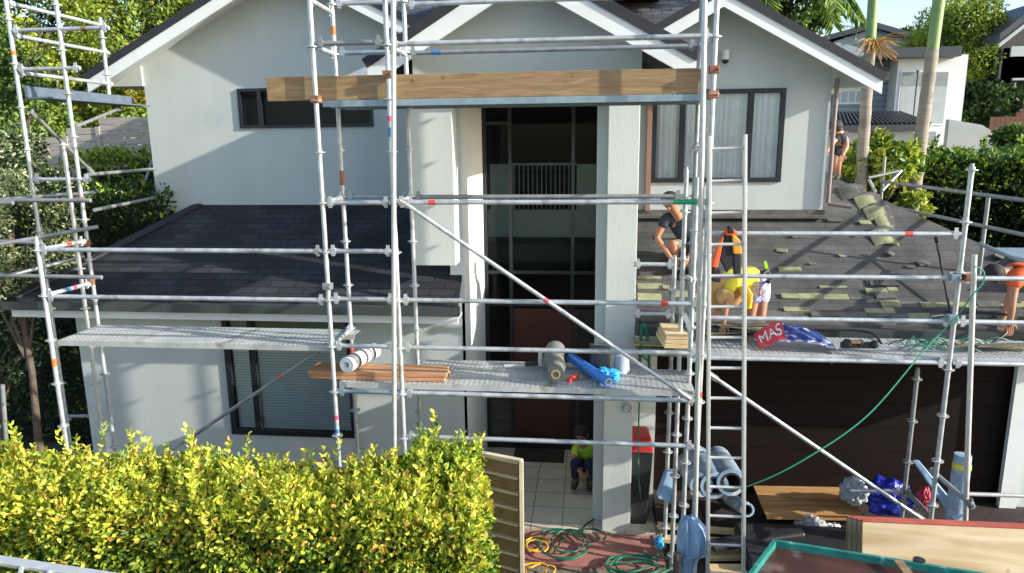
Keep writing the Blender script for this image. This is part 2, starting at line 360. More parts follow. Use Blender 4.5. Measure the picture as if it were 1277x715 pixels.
# gable triangle left: outline follows rakes
def rakez(x, tip, ap): return tip.z+(ap.z-tip.z)*(x-tip.x)/(ap.x-tip.x)
sL = (apL.z-tipL.z)/(apL.x-tipL.x)
rL = 2*apL.x-tipL.x
pts = [(wUL,YU,zt_eave),(XR-.18,YU,zt_eave),(XR-.18,YU,max(zt_eave,apL.z-sL*(XR-.18-apL.x)-.004)),(apL.x,YU,apL.z-.004),(wUL,YU,rakez(wUL,tipL,apL)-.004)]
mb.prism(pts, (0,.2,0)); mb.build('wall', 'wall', house)
mb = wall_xz(MB(), grL+.02, wUR, 2.2, zt_eave, YU, YU+.2, [hw3]); mb.box(wUR-.2, wUR, YU+.2, 16, 2.0, zt_eave+.0)
sR = (apR.z-tipR.z)/(tipR.x-apR.x)
zl = apR.z-sR*(apR.x-(grL+.02))-.004
pts = [(grL+.02,YU,zt_eave),(wUR,YU,zt_eave),(wUR,YU,apR.z-sR*(wUR-apR.x)-.004),(apR.x,YU,apR.z-.004),(grL+.02,YU,max(zt_eave,zl))]
mb.prism(pts, (0,.2,0)); mb.build('wall', 'wall', house)
# ---- gable roofs: slopes, barge boards, eave boxes
def gable(tipx, tipz, apx, apz, yf, yb, side, barge=.17, over_end=None):
    """one slope from tip to apex; returns builders"""
    rf = MB(); t = Vector((apx-tipx, 0, apz-tipz)); n = Vector((-t.z,0,t.x)).normalized()
    if n.z < 0: n = -n
    a = Vector((tipx,yf,tipz)); b = Vector((apx,yf,apz)); u = n*.09
    rf.hexa([a, a+Vector((0,yb-yf,0)), b+Vector((0,yb-yf,0)), b, a+u, a+u+Vector((0,yb-yf,0)), b+u+Vector((0,yb-yf,0)), b+u])
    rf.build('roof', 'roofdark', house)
    bb = MB(); d = Vector((0,0,-barge)); a2 = a+Vector((0,-.03,0)); b2 = b+Vector((0,-.03,0))
    bb.prism([a2, b2, b2+d, a2+d], (0,.04,0)); bb.build('barge_board', 'white', house)
    # dark metal verge trim over the barge board
    vt = MB(); vt.prism([a2+Vector((0,-.02,0)), b2+Vector((0,-.02,0)), b2+u*1.15+Vector((0,-.02,0)), a2+u*1.15+Vector((0,-.02,0))], (0,.05,0)); vt.build('verge_trim', 'roofedge', house)
    sf = MB(); sf.prism([a+Vector((0,.012,-.02)), b+Vector((0,.012,-.02)), b+Vector((0,YU-yf-.005,-.02)), a+Vector((0,YU-yf-.005,-.02))], (0,0,-.02)); return sf
gable(tipL.x, tipL.z, apL.x, apL.z, 10.2, 15.5, 'L').build('soffit', 'white', house)
vLz = apL.z-sL*(vL.x-apL.x)
gable(vL.x, vLz, apL.x, apL.z, 10.2, 15.5, 'R').build('soffit', 'white', house)
gable(tipR.x, tipR.z, apR.x, apR.z, 10.2, 15.5, 'R').build('soffit', 'white', house)
gable(vR.x, apR.z-sR*(apR.x-vR.x), apR.x, apR.z, 10.2, 15.5, 'L').build('soffit', 'white', house)
# boxed eaves at both outer corners
for tip, wx in ((tipL, wUL), (tipR, wUR)):
    s = 1 if wx > tip.x else -1; z0 = tip.z-.05; dz = (sL if s > 0 else sR)*abs(wx-tip.x)
    MB().prism([(tip.x+s*.02,10.66,z0),(wx,10.66,z0),(wx,10.66,z0+dz+.02)], (0,4.1,0)).build('eave_box', 'wall', house)
    MB().box(min(tip.x-s*.11,tip.x), max(tip.x-s*.11,tip.x), 10.25, 15, z0+.06, z0+.17).build('gutter', 'gutter', house)
# transverse main roof seen between the gables (faces the street)
zm = apR.z-sR*(apR.x-vR.x)
MB().prism([(apL.x,10.75,zm-.3),(apR.x,10.75,zm-.3),(apR.x,14.6,zm+1.75),(apL.x,14.6,zm+1.75)], (0,0,-.1)).build('roof', 'roofgrey', house)
# ---- entry gable, face at 8.3, rakes at 7.95
tE1 = P(459, 84, Y=7.95); tE2 = P(868, 78, Y=7.95); aE = P(652, -45, Y=7.95); zE = (tE1.z+tE2.z)/2
def entry():
    for tip in (tE1, tE2):
        t = Vector((aE.x-tip.x,0,aE.z-zE)); n = Vector((-t.z,0,t.x)).normalized(); n = n if n.z > 0 else -n
        a = Vector((tip.x,7.95,zE)); b = Vector((aE.x,7.95,aE.z)); u = n*.1; Yb = Vector((0,4.6,0))
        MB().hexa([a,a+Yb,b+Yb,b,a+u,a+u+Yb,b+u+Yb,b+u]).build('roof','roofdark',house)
        d = Vector((0,0,-.2)); q = Vector((0,-.03,0))
        MB().prism([a+q,b+q,b+q+d,a+q+d],(0,.04,0)).build('barge_board','white',house)
        MB().prism([a+q*1.6,b+q*1.6,b+q*1.6+u*1.1,a+q*1.6+u*1.1],(0,.05,0)).build('verge_trim','roofedge',house)
        MB().prism([a+Vector((0,.012,-.02)),b+Vector((0,.012,-.02)),b+Vector((0,.33,-.02)),a+Vector((0,.33,-.02))],(0,0,-.02)).build('soffit','white',house)
entry()
xl, xr_ = P(515, 100, Y=8.3).x, P(800, 100, Y=8.3).x
zb = P(640, 122, Y=8.3).z
sl = (aE.z-zE)/(aE.x-tE1.x); sr = (aE.z-zE)/(tE2.x-aE.x)
def ez(x): return aE.z-.004-(sl*(aE.x-x) if x < aE.x else sr*(x-aE.x))
MB().prism([(xl,8.3,zb+.02),(xr_,8.3,zb+.02),(xr_,8.3,ez(xr_)),(aE.x,8.3,aE.z-.004),(xl,8.3,ez(xl))],(0,.15,0)).build('gable_panel','wall',house)
MB().box(xl-.3, xr_+.35, 8.24, 8.297, zb+.13, zb+.24).build('beam_trim','gutter',house)
MB().box(xl-.28, xr_+.33, 8.26, 8.297, zb+.0, zb+.128).build('beam','white',house)
MB().box(XR-.2, P(812,200,Y=YU).x, 8.46, YU-.002, zb+.03, zb+.1).build('porch_ceiling','wall',house)
# hanging boxed pier on the left and full height column on the right
px0, px1 = P(516, 330, Y=8.35).x, P(568, 330, Y=8.35).x; pz = P(540, 331, Y=8.35).z
MB().box(px0, px1, 8.35, 8.66, pz, zb+.02).build('pier', 'column', house)
MB().box(px0+.06, px0+.1, 8.37, 8.7, pz+.9, zb).build('pier_cover_strip', 'white', house)
cx0, cx1 = P(755, 400, Y=8.3).x, P(792, 400, Y=8.3).x
MB().box(cx0, cx1, 8.312, 8.72, 0.09, zb+.02).build('column', 'column', house, bevel=.006)
MB().box(cx0-.12, cx0-.002, 8.55, 8.9, 0.09, zb+.02).build('pilaster', 'column', house)
# porch floor and steps
porchZ = .09
MB().box(XR, 1.0, 8.28, YU+.3, 0, porchZ).build('porch_floor', 'tile')['kind'] = 'structure'
MB().box(-2.2, .95, 7.55, 8.278, 0, porchZ-.03).build('path_pavers', 'brick')['kind'] = 'structure'
MB().box(-2.2, 1.05, 5.5, 7.548, 0, .03).build('path', 'aggregate')['kind'] = 'structure'
# wall nib right of column, garage wall
gx0 = P(797, 560, Y=8.95).x; gx1 = P(816, 560, Y=8.95).x
YR = 8.35; hr = P(1000, 404, Y=YR).z
MB().box(gx0-.25, gx1, 8.95, 9.1, 0, hr-.1).build('wall', 'column', house)
MB().box(cx1+.1, cx1+.25, 9.1, YU, 0, hr+.2).build('wall', 'wall', house)
gz0 = P(1000, 618, Y=9.05).z; gz1 = P(1000, 440, Y=9.05).z
gx2 = P(1259, 560, Y=9.05).x
gd = MB()
nz = 6
for i in range(nz):
    a = gz0+(gz1-gz0)*i/nz; b = gz0+(gz1-gz0)*(i+1)/nz-.005
    gd.box(gx1+.002, gx2, 9.06, 9.1, a, b)
gd.box(gx1+.002, gx2, 9.1, 9.12, gz0, gz1); gd.build('garage_door', 'garage', house)
MB().box(gx1, 8.6, 8.5, 9.4, .062, gz0-.01).build('garage_slab', 'darkground', house)
MB().box(gx2+.002, 9.4, 9.0, 9.2, 0, hr-.1).build('wall', 'wall', house)
MB().box(gx2-.1, gx2+.1, 8.93, 9.0, gz0, gz1+.1).build('door_jamb', 'white', house)
MB().box(gx1, gx2+.1, 9.055, 9.2, gz1+.001, hr-.05).build('lintel', 'garage', house)
# right wing roof
p0 = Vector((0, YR, hr)); sl_r = (zr-hr)/(YU-YR); nR = Vector((0, -sl_r, 1)).normalized()
print('right pitch', sl_r, 'left pitch', (zu-he)/(YU-YE), 'hr', hr, 'he', he, 'zb', zb)
def RF(px, py): return PP(px, py, p0, nR)
tipTop = RF(1046, 224); e1 = RF(1130, 266); e2 = RF(1240, 312)
print('hip', tipTop, e1, e2)
dirh = (e2-tipTop); k = (YR-tipTop.y)/dirh.y; endR = tipTop+dirh*k
left_x = P(795, 380, Y=YR).x
poly = [Vector((cx1+.05,YR,hr)), Vector((endR.x,YR,hr)), tipTop, Vector((wUR,tipTop.y,tipTop.z)), Vector((wUR,YU,zr)), Vector((cx1+.05,YU,zr))]
MB().prism(poly, (0,0,-.08)).build('roof', 'underlay', house)
MB().prism([Vector((endR.x,YR,hr)), Vector((endR.x+.1,16,hr)), tipTop+Vector((0,3,0)), tipTop], (0,0,-.08)).build('roof', 'underlay', house)
MB().box(cx1+.05, endR.x+.1, YR-.13, YR-.01, hr-.16, hr-.03).build('gutter', 'gutter', house)
MB().box(cx1+.05, endR.x, YR, YR+.03, hr-.42, hr-.09).build('fascia', 'gutter', house)
MB().box(cx1+.05, endR.x, YR+.03, 8.95, hr-.42, hr-.38).build('soffit', 'garage', house)
MB().bar((cx1+.06,YU-.02,zr+.06),(wUR+.02,YU-.02,zr+.06),.05,.1).build('flashing', 'oldshingle2', house)
MB().bar((cx1+.06,YU-.1,zr+.02),(wUR,YU-.1,zr+.02),.15,.04).build('batten', 'oldshingle2', house)
M['pipebrown'] = mat('pipe_greybrown', (.24,.19,.18), .5)
MB().tube((wUR+.05,YU-.05,zr+.2),(wUR+.05,YU-.05,zt_eave-.15),.03).tube((wUR+.05,YU-.05,zr+.2),(wUR+.35,YU-.15,zr+.16),.03).build('downpipe', 'pipebrown', house, True)
dpx = P(809, 200, Y=YU-.05).x
MB().box(dpx-.035, dpx+.035, YU-.075, YU-.004, zr+.1, zb+.1).build('downpipe', mat('downpipe_brown', (.30,.17,.13), .5), house)
# rows of old shingles left on the roof: butt strips lying on the roof plane
def strip(mb, px0, py0, px1, py1, h, lift=.012):
    a = RF(px0, py0); b = RF(px1, py1); up = Vector((0,1,sl_r)).normalized()
    mb.prism([a, b, b+up*h, a+up*h], nR*lift)
def tabs(px0, px1, py, py2, h, mt, gap=.012, skip=.12, jit=3):
    x = px0; mbs = MB(); r = random.Random(int(px0+py))
    while x < px1-4:
        w = r.uniform(22, 38); w = min(w, px1-x)
        if r.random() > skip:
            mbs.m(0 if r.random() < .8 else 1); yy = py+(py2-py)*(x-px0)/(px1-px0)+r.uniform(-jit, jit)*.35
            strip(mbs, x+.3, yy, x+w-.4, yy+r.uniform(-1.2,1.2), h*r.uniform(.55, 1.25), r.uniform(.008,.035))
        x += w
    return mbs.build('old_shingle_row', mt, house)
tabs(950, 1277, 397, 398, .10, ['oldshingle2','oldshingle'], skip=.15)
tabs(978, 1118, 391, 392, .15, ['oldshingle','oldshingle2'], skip=.15)
tabs(975, 1118, 374, 375, .12, ['oldshingle','oldshingle2'], skip=.08)
tabs(1100, 1290, 384, 385, .12, ['oldshingle','oldshingle2'], skip=.0, jit=1)
tabs(944, 1000, 339, 338, .08, ['oldshingle','oldshingle2'], skip=.1)
tabs(795, 880, 377, 378, .12, ['oldshingle2','oldshingle'], skip=.2)
tabs(795, 836, 362, 363, .13, ['oldshingle','oldshingle2'], skip=.1)
tabs(838, 884, 372, 372, .12, ['oldshingle','oldshingle2'], skip=.2)
tabs(795, 930, 316, 318, .10, ['oldshingle2','oldshingle2'], skip=.5)
tabs(795, 885, 300, 298, .12, ['oldshingle2','oldshingle2'], skip=.4)
tabs(1000, 1090, 358, 357, .06, ['oldshingle2','oldshingle'], skip=.45, jit=8)
tabs(1120, 1200, 372, 372, .05, ['oldshingle2','oldshingle2'], skip=.5, jit=8)
tabs(795, 884, 349, 350, .1, ['oldshingle2','oldshingle'], skip=.35)
tabs(1125, 1290, 397, 398, .09, ['oldshingle','oldshingle2'], skip=.35)
tabs(1080, 1120, 366, 366, .1, ['oldshingle','oldshingle2'], skip=.1)
tabs(900, 1010, 401, 402, .13, ['oldshingle2','oldshingle2'], skip=.2)
# ---- windows
def window(x0, x1, z0, z1, y, bars, glass='glass', fw=.05, label=None, hor=()):
    f = MB()
    f.box(x0, x1, y-.03, y+.08, z0, z0+fw).box(x0, x1, y-.03, y+.08, z1-fw, z1).box(x0, x0+fw, y-.029, y+.079, z0+fw, z1-fw).box(x1-fw, x1, y-.029, y+.079, z0+fw, z1-fw)
    for b in bars: f.box(b-fw*.6, b+fw*.6, y-.028, y+.078, z0+fw, z1-fw)
    o = f.build('window', 'darkmetal', house)
    if label: o['label'] = label
    xs = [x0]+list(bars)+[x1]
    for a, b in zip(xs[:-1], xs[1:]): MB().box(a+fw*.5, b-fw*.5, y+.03, y+.036, z0+fw*.8, z1-fw*.8).build('pane', glass, o)
    return o
# ground floor window with venetian blinds
x0, x1, z0, z1 = hw1; wx = [P(318, 470, Y=YW).x]
w = window(x0, x1, z0, z1, YW, wx, 'glass', .07, 'dark framed ground floor window with pale venetian blinds')
bl = MB()
for i in range(int((z1-z0-.4)/.04)):
    z = z0+.08+i*.04; bl.prism([(x0+.08,YW+.045,z),(x1-.08,YW+.045,z),(x1-.08,YW+.06,z+.030),(x0+.08,YW+.06,z+.030)],(0,.002,0))
bl.build('venetian_blind', 'blind', w); print('blind', x0, x1, z0, z1)
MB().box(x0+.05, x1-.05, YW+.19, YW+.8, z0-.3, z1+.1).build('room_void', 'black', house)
MB().box(x0+.08, x1-.08, YW+.04, YW+.044, z1-.28, z1-.08).build('pelmet', mat('pelmet_olive', (.26,.27,.19), .7), w)
# upper left slit window
x0, x1, z0, z1 = hw2
w = window(x0, x1, z0, z1, YU, [x0+.16*(x1-x0)], 'glassdark', .045, 'narrow horizontal dark window high on the left wall')
MB().box(x0-.1, x1+.1, YU+.21, YU+1, z0-.2, z1+.2).build('room_void', 'black', house)
# upper right window with net curtains
x0, x1, z0, z1 = hw3
b1, b2 = P(850, 180, Y=YU).x, P(934, 180, Y=YU).x
w = window(x0, x1, z0, z1, YU, [b1, b2], 'glass', .06, 'upper right window with white net curtains')
cu = MB()
n = 260; xa, xb = x0+.05, x1-.05
top = [(xa+(xb-xa)*i/n, YU+.07+.016*math.sin(i*.55)+.010*math.sin(i*.23+1), 0) for i in range(n+1)]
vs = [(p[0],p[1],z0+.02) for p in top]+[(p[0],p[1],z1-.03) for p in top]
cu.add(vs, [(i,i+1,n+2+i,n+1+i) for i in range(n)]); cu.build('curtain', 'curtain', w, True)
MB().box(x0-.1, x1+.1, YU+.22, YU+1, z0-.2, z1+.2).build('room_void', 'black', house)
# security camera on right wall
c = P(903, 72, Y=YU)
sc_ = thing('security_camera', (c.x, YU, c.z), 'cream security camera on the grey wall under the right gable', 'security camera')
MB().tube((c.x,YU-.1,c.z-.04),(c.x,YU-.1,c.z+.09),.055,16).box(c.x-.02,c.x+.02,YU-.05,YU,c.z,c.z+.05).build('housing','camwhite',sc_,True,.004)
MB().ball((c.x,YU-.105,c.z-.05),.048).build('lens_dome','rubber',sc_,True)
# ---- glazed entry at YU
gz_b = P(680, 549, Y=YU).z; gz_t = zb+.05
print('glass bottom z', gz_b)
fr = MB(); xg = [glR, P(637,300,Y=YU).x, P(714,300,Y=YU).x, grL]
fr.box(glR-.05, glR+.05, YU-.02, YU+.08, porchZ, gz_t).box(grL-.05, grL+.04, YU-.02, YU+.08, porchZ, gz_t)
for xx in xg[1:3]: fr.box(xx-.025, xx+.025, YU-.015, YU+.075, porchZ, gz_t)
for (yy, a, b) in ((153, 0, 1), (205, 0, 0), (340, 0, 3), (380, 0, 3), (548, 0, 3)):
    z = P(680, yy, Y=YU).z
    if b: fr.box(xg[a], xg[b], YU-.01, YU+.07, z-.025, z+.025)
fr.box(glR, grL, YU-.012, YU+.072, porchZ, porchZ+.1)
ew = fr.build('entry_window', 'darkmetal', house); ew['label'] = 'two storey dark framed entry glazing between the pier and the column'
for a, b in zip(xg[:-1], xg[1:]):
    MB().box(a+.02, b-.02, YU+.02, YU+.026, P(680,380,Y=YU).z+.02, gz_t).build('pane', 'glassdark', ew)
MB().box(xg[0]+.02, xg[1]-.02, YU+.02, YU+.026, porchZ+.1, P(680,382,Y=YU).z).build('pane', 'glassdark', ew)
dz1 = P(680, 384, Y=YU).z
dr = MB().box(xg[1]+.03, xg[3]-.3, YU+.0, YU+.05, porchZ+.1, dz1-.02).build('door', 'door', house, bevel=.004)
MB().box(xg[3]-.298, xg[3]-.05, YU+.01, YU+.05, porchZ+.1, dz1-.02).build('door_sidelight', 'black', house)
MB().tube((xg[3]-.36,YU-.05,1.0),(xg[3]-.36,YU-.05,1.35),.012).build('handle', 'galv', dr)
# interior of the stair hall
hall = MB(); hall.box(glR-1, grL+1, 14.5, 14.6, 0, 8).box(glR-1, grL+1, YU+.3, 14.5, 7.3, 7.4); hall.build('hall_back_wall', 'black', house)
zf1 = P(680, 296, Y=12.2).z; zf0 = P(680, 262, Y=12.2).z
MB().box(glR-.6, grL+1, 12.2, 12.35, zf1, zf0).build('landing_wall', 'interior', house)
MB().box(P(612,250,Y=12.2).x, P(640,250,Y=12.2).x, 12.19, 12.34, zf0, P(620,205,Y=12.2).z).build('landing_wall', 'interior', house)
MB().box(P(719,250,Y=12.2).x, P(760,250,Y=12.2).x, 12.19, 12.34, zf0, P(720,205,Y=12.2).z).build('landing_wall', 'interior', house)
bal = MB(); zb0, zb1 = zf0, P(680, 205, Y=12.2).z
for i in range(14):
    x = P(642+i*5.6,250,Y=12.25).x; bal.box(x-.008,x+.008,12.24,12.26,zb0,zb1)
bal.box(P(640,250,Y=12.25).x, P(719,250,Y=12.25).x,12.23,12.27,zb1-.02,zb1+.02); bal.build('balustrade', 'galv2', house)
MB().box(glR-.6, grL+1, 11.4, 14.4, zf1-.3, zf1-.001).build('landing_floor', 'black', house)
# doormat
a, b = P(643, 559, Z=porchZ+.01), P(703, 577, Z=porchZ+.01)
tag(MB().box(a.x, b.x, b.y, a.y, porchZ+.001, porchZ+.02).build('doormat', mat('coir_mat', (.045,.03,.022), .95, bump=.6, bscale=120)), 'dark brown doormat on the pale porch tiles by the front door', 'doormat')
# ================================================================= SCAFFOLDS
R = .0242
def standard(parent, px, py, Y, ztop, zbot, ros_y, name='standard', m='galv', tapes=(), r=R):
    """vertical tube through pixel (px,py) at depth Y; rosettes every half metre through pixel row ros_y"""
    x = P(px, py, Y=Y).x; mb = MB(); mb.tube((x,Y,zbot),(x,Y,ztop),r,12)
    if ros_y is not None:
        z = P(px, ros_y, Y=Y).z; z -= math.floor((z-zbot)/.5)*.5
        while z < ztop-.02:
            if z > zbot+.02:
                mb.tube((x,Y,z-.005),(x,Y,z+.005),.058,14)
                mb.tube((x,Y,z-.03),(x,Y,z+.03),r+.005,12)
            z += .5
    mb.tube((x,Y,ztop-.001),(x,Y,ztop+.03),r*.7,10)
    o = mb.build(name, m, parent, True)
    for (ty, tm, h) in tapes:
        z = P(px, ty, Y=Y).z; MB().tube((x,Y,z-h/2),(x,Y,z+h/2),r+.0015,12,cap=False).build('tape_band', tm, o, True)
    return x
def ledger(parent, a, b, name='ledger', m='galv', heads=(1,1), tapes=(), r=R, hm='galv2'):
    a = Vector(a); b = Vector(b); mb = MB(); t = (b-a).normalized(); mb.tube(a, b, r, 12)
    for i, (p, s) in enumerate(((a,1),(b,-1))):
        if heads[i]:
            mb.bar(p+t*s*.028, p+t*s*.08, .05, .058); w = p+t*s*.05
            mb.bar(w+Vector((0,-.008,.065)), w+Vector((0,-.008,-.05)), .012, .035, t)
    o = mb.build(name, m, parent, True)
    for (f, tm, l) in tapes:
        c = a.lerp(b, f); MB().tube(c-t*l/2, c+t*l/2, r+.0015, 12, cap=False).build('tape_band', tm, o, True)
    return o
def coupler(parent, p, m='ruststeel'):
    p = Vector(p); MB().box(p.x-.045,p.x+.045,p.y-.045,p.y+.045,p.z-.035,p.z+.035).tube(p+Vector((.03,-.06,0)),p+Vector((.03,.06,0)),.012,8).build('coupler', m, parent, bevel=.006)
Yf, Yr = 6.9, 7.6
def zF(px, py): return P(px, py, Y=Yf).z
def zR(px, py): return P(px, py, Y=Yr).z
sc1 = thing('scaffold', (0, Yf, 0), 'tall central galvanised tube scaffold tower in front of the entry', 'scaffold', 'scaffolds round the house')
TOP = P(640, -40, Y=Yf).z
xA0 = standard(sc1, 60, 400, Yf, P(44,299,Y=Yf).z, 0, 312, tapes=((452,'orangetape',.09),))
xC = standard(sc1, 404, 280, Yf, TOP, 0, 253, tapes=((520,'pinktape',.05),(538,'bluetape',.07)))
xD = standard(sc1, 491, 250, Yf, TOP, 0, 253, tapes=((148,'pinktape',.05),(165,'bluetape',.09)))
xG = standard(sc1, 886, 187, Yf, TOP, 0, 186, tapes=((492,'redtape',.06),))
xCr = standard(sc1, 431, 300, Yr, TOP, 0, 301, tapes=((38,'orangetape',.09),(222,'ruststeel',.16),(437,'redtape',.05)))
xDr = standard(sc1, 515, 300, Yr, TOP, 0, 301)
xGr = standard(sc1, 846, 480, Yr, P(858,212,Y=Yr).z, 0, 542)
xGr2 = standard(sc1, 868, 187, Yr, TOP, P(864,420,Y=Yr).z, 184, m='galv2')
# loose upright tubes tied to the front
for (a, b, Y) in (((490.5,-30),(492,720),6.78), ((879.5,-30),(865.5,725),6.76)):
    p = P(*a, Y=Y); q = P(*b, Y=Y); 
    MB().tube(p, (q.x, q.y, max(q.z, 0)), .025, 12).build('raking_tube', 'alu', sc1, True)
def L(y0, y1, x0, x1, X0, X1, Y, **k):   # ledger between two standards at the rows read at each end
    z0 = P(x0, y0, Y=Y).z; z1 = P(x1, y1, Y=Y).z; z = (z0+z1)/2
    return ledger(sc1, (X0+.03,Y,z), (X1-.03,Y,z), **k), z
L(53.5, 53.7, 395, 485, xC, xD, Yf, m='galv2'); o, z50 = L(54, 46, 500, 890, xD, xG, Yf)
L(253, 253, 405, 490, xC, xD, Yf, tapes=((.93,'bluetape',.06),)); o, z253 = L(253.5, 251, 500, 865, xD, xG, Yf, tapes=((.95,'greentape',.3),(.12,'redtape',.07),(.03,'ruststeel',.05)))
L(312, 313, 60, 400, xA0, xC, Yf); L(313.3, 313.6, 410, 490, xC, xD, Yf)
L(371.5, 372.5, 60, 400, xA0, xC, Yf); L(373, 373.5, 420, 490, xC, xD, Yf); o, z375 = L(374.5, 379, 500, 865, xD, xG, Yf, tapes=((.885,'redtape',.07),))
L(431.5, 432, 415, 490, xC, xD, Yf); L(433, 441, 500, 865, xD, xG, Yf)
L(488, 489, 420, 490, xC, xD, Yf, m='galvblue'); o, z490 = L(490.5, 499, 500, 865, xD, xG, Yf)
L(544.5, 556.5, 521, 865, xD, xG, Yf)
L(66, 65, 424, 503, xCr, xDr, Yr, m='galvblue'); L(64, 60, 505, 865, xDr, xGr2, Yr, m='galv2', tapes=((.1,'bluetape',.1),))
L(3.5, 3, 424, 503, xCr, xDr, Yr); L(2.5, -3, 505, 865, xDr, xGr2, Yr)
L(246, 245, 430, 510, xCr, xDr, Yr, m='galvblue'); L(244.5, 246.5, 515, 850, xDr, xGr, Yr, m='galv2')
def T(x, x2, py, px, Ya=Yf, Yb=Yr, **k):
    z = P(px, py, Y=Ya).z; ledger(sc1, (x,Ya+.03,z), (x2,Yb-.03,z), 'transom', **k); return z
for (x, x2, py, px) in ((xC,xCr,57,392),(xC,xCr,253,404),(xC,xCr,0,384),(xC,xCr,432,413),(xC,xCr,489,418),(xD,xDr,57,482),(xD,xDr,253,490),(xD,xDr,489,498),(xD,xDr,124,484),(xC,xCr,124,395),(xG,xGr2,47,893),(xG,xGr2,120,890),(xG,xGr2,186,886)): T(x, x2, py, px)
ztr = P(50, 312, Y=Yf).z; ledger(sc1, (xA0,Yf+.03,ztr), (xA0+.02,Yr,ztr), 'transom', tapes=((.6,'redtape',.07),))
ztr = P(58, 369, Y=Yf).z; ledger(sc1, (xA0,Yf+.03,ztr), (xA0+.02,Yr,ztr), 'transom', tapes=((.6,'pinktape',.05),(.45,'bluetape',.07)))
# braces
def brace(root, a, b, Ya, Yb, m='galv', tapes=(), heads=True):
    a = P(*a, Y=Ya); b = P(*b, Y=Yb); mb = MB(); mb.tube(a, b, .0215, 12); t = (b-a).normalized()
    if heads:
        for p, s in ((a,1),(b,-1)): mb.bar(p-t*s*.02, p+t*s*.1, .02, .06)
    o = mb.build('brace', m, root, True)
    for (f, tm, l) in tapes:
        c = a.lerp(b, f); MB().tube(c-t*l/2, c+t*l/2, .0235, 12, cap=False).build('tape_band', tm, o, True)
brace(sc1, (499,250), (861,498), Yf-.06, Yf-.06, tapes=((.5,'pinktape',.05),(.56,'galvblue',.05)))
brace(sc1, (407,431), (208,566), Yf+.12, Yf+.5, m='galv2', tapes=((.26,'redtape',.04),))
for p in ((xC,Yf,zF(395,124)),(xD,Yf,zF(484,93)),(xG,Yf,zF(890,87)),(xG,Yf,zF(891,118)),(xC,Yf,zF(410,357))): coupler(sc1, p, 'ruststeel' if p[2] > 5 else 'galv2')
# hook and hanging fittings beside the ladder
MB().path([P(853,352,Y=Yf+.1),P(853,348,Y=Yf+.1),P(857,344,Y=Yf+.1),P(862,347,Y=Yf+.1),P(862,352,Y=Yf+.1)], .01).bar(P(852,350,Y=Yf+.1),P(852,392,Y=Yf+.1),.02,.02).bar(P(853,392,Y=Yf+.1),P(862,412,Y=Yf+.1),.05,.05).build('ladder_clamp', 'galv', sc1, True)
M['slateblue'] = mat('slate_blue_steel', (.13,.17,.22), .5, metal=.3, var=.2)
# ---- left rear tower along the left side of the house
Y2 = 8.1
sc2 = thing('scaffold', (-5.9, Y2, 0), 'tall galvanised scaffold running back along the left side of the house', 'scaffold', 'scaffolds round the house')
def std(root, *a, **k): return standard(root, *a, **k)
TB = P(72, -30, Y=Y2).z
xB = std(sc2, 97, 210, Y2, TB, 0, 223, tapes=((304,'ruststeel',.07),(352,'ruststeel',.07)))
xL0 = std(sc2, 26, 130, Y2, TB, 0, 134, tapes=((66,'orangetape',.05),))
Yb = 9.75
def raw_std(root, x, Y, z0, z1, m='galv', zr_=None):
    mb = MB(); mb.tube((x,Y,z0),(x,Y,z1),R,12); z = zr_ if zr_ is not None else z0+.3
    while z < z1: mb.tube((x,Y,z-.005),(x,Y,z+.005),.058,14); z += .5
    mb.build('standard', m, root, True)
raw_std(sc2, xL0, Yb, P(180,120,Y=Yb).z, P(178,30,Y=Yb).z+.1); raw_std(sc2, P(95,300,Y=7.95).x, 7.95, 0, P(88,178,Y=7.95).z, 'alu', 0.0)
def tl(root, p, q, name='ledger', **k): return ledger(root, p, q, name, **k)
for (y, x2, nm) in ((37,136,'transom'),(86,100,'transom'),(224,113,'transom')):
    z = P(60, y, Y=Y2).z; tl(sc2, (xL0+.03,Y2,z), (P(x2,y,Y=Y2).x,Y2,z), nm, tapes=((.75,'ruststeel',.06),) if y == 37 else ())
for (px, py) in ((38,2),(30,43),(36,90)):
    z = P(px, py, Y=Y2).z; tl(sc2, (xL0,Y2+.03,z), (xL0,Yb+.1,z), 'ledger')
z = P(30, 121, Y=Y2).z
MB().box(xL0+.03, xL0+.36, Y2+.05, 10.15, z-.02, z+.0).box(xL0+.03, xL0+.07, Y2+.05, 10.15, z-.01, z+.13).build('platform', 'slateblue', sc2)
brace(sc2, (40,140), (115,215), Y2+.05, Y2+1., m='galv2'); brace(sc2, (95,158), (150,135), Y2+.3, Y2+1.6, m='galv2')
for (a, b, Ya, Yb_) in (((-40,250),(113,250),Yr-.05,Yr-.05),((-40,312),(122,283),Yf+.6,Yf+1.1),((-40,343),(127,346),Yr-.05,Yr-.05),((-40,252),(118,240),Yr+.2,Yr+.9),((18,342),(105,320),Yr,Yr+.6),((-40,300),(52,303),Yr+.1,Yr+.1),((-40,254),(16,253),Yf,Yf)):
    tl(sc2, P(*a,Y=Ya), P(*b,Y=Yb_), 'ledger', m='galv2', heads=(0,0))
for p in (P(99,249,Y=Y2-.05),P(106,303,Y=Y2-.05),P(112,347,Y=Y2-.05)): coupler(sc2, p)
for (a, b) in (((110,218),(193,211)),((118,262),(193,247))): tl(sc2, P(*a,Y=8.2), P(*b,Y=10.4), 'ledger', m='galv2', heads=(0,0))
for (a, b) in (((190,200),(162,288)),((197,215),(181,284))): tl(sc2, P(*a,Y=11.5), P(*b,Y=11), 'brace', m='galv2', heads=(0,0))
tl(sc2, P(3,480,Y=7.2), P(9,570,Y=7.2), 'brace', m='galv2', heads=(0,0)); tl(sc2, P(82,519,Y=8.3), P(110,519,Y=8.3), 'ledger', m='galv2', heads=(0,0))
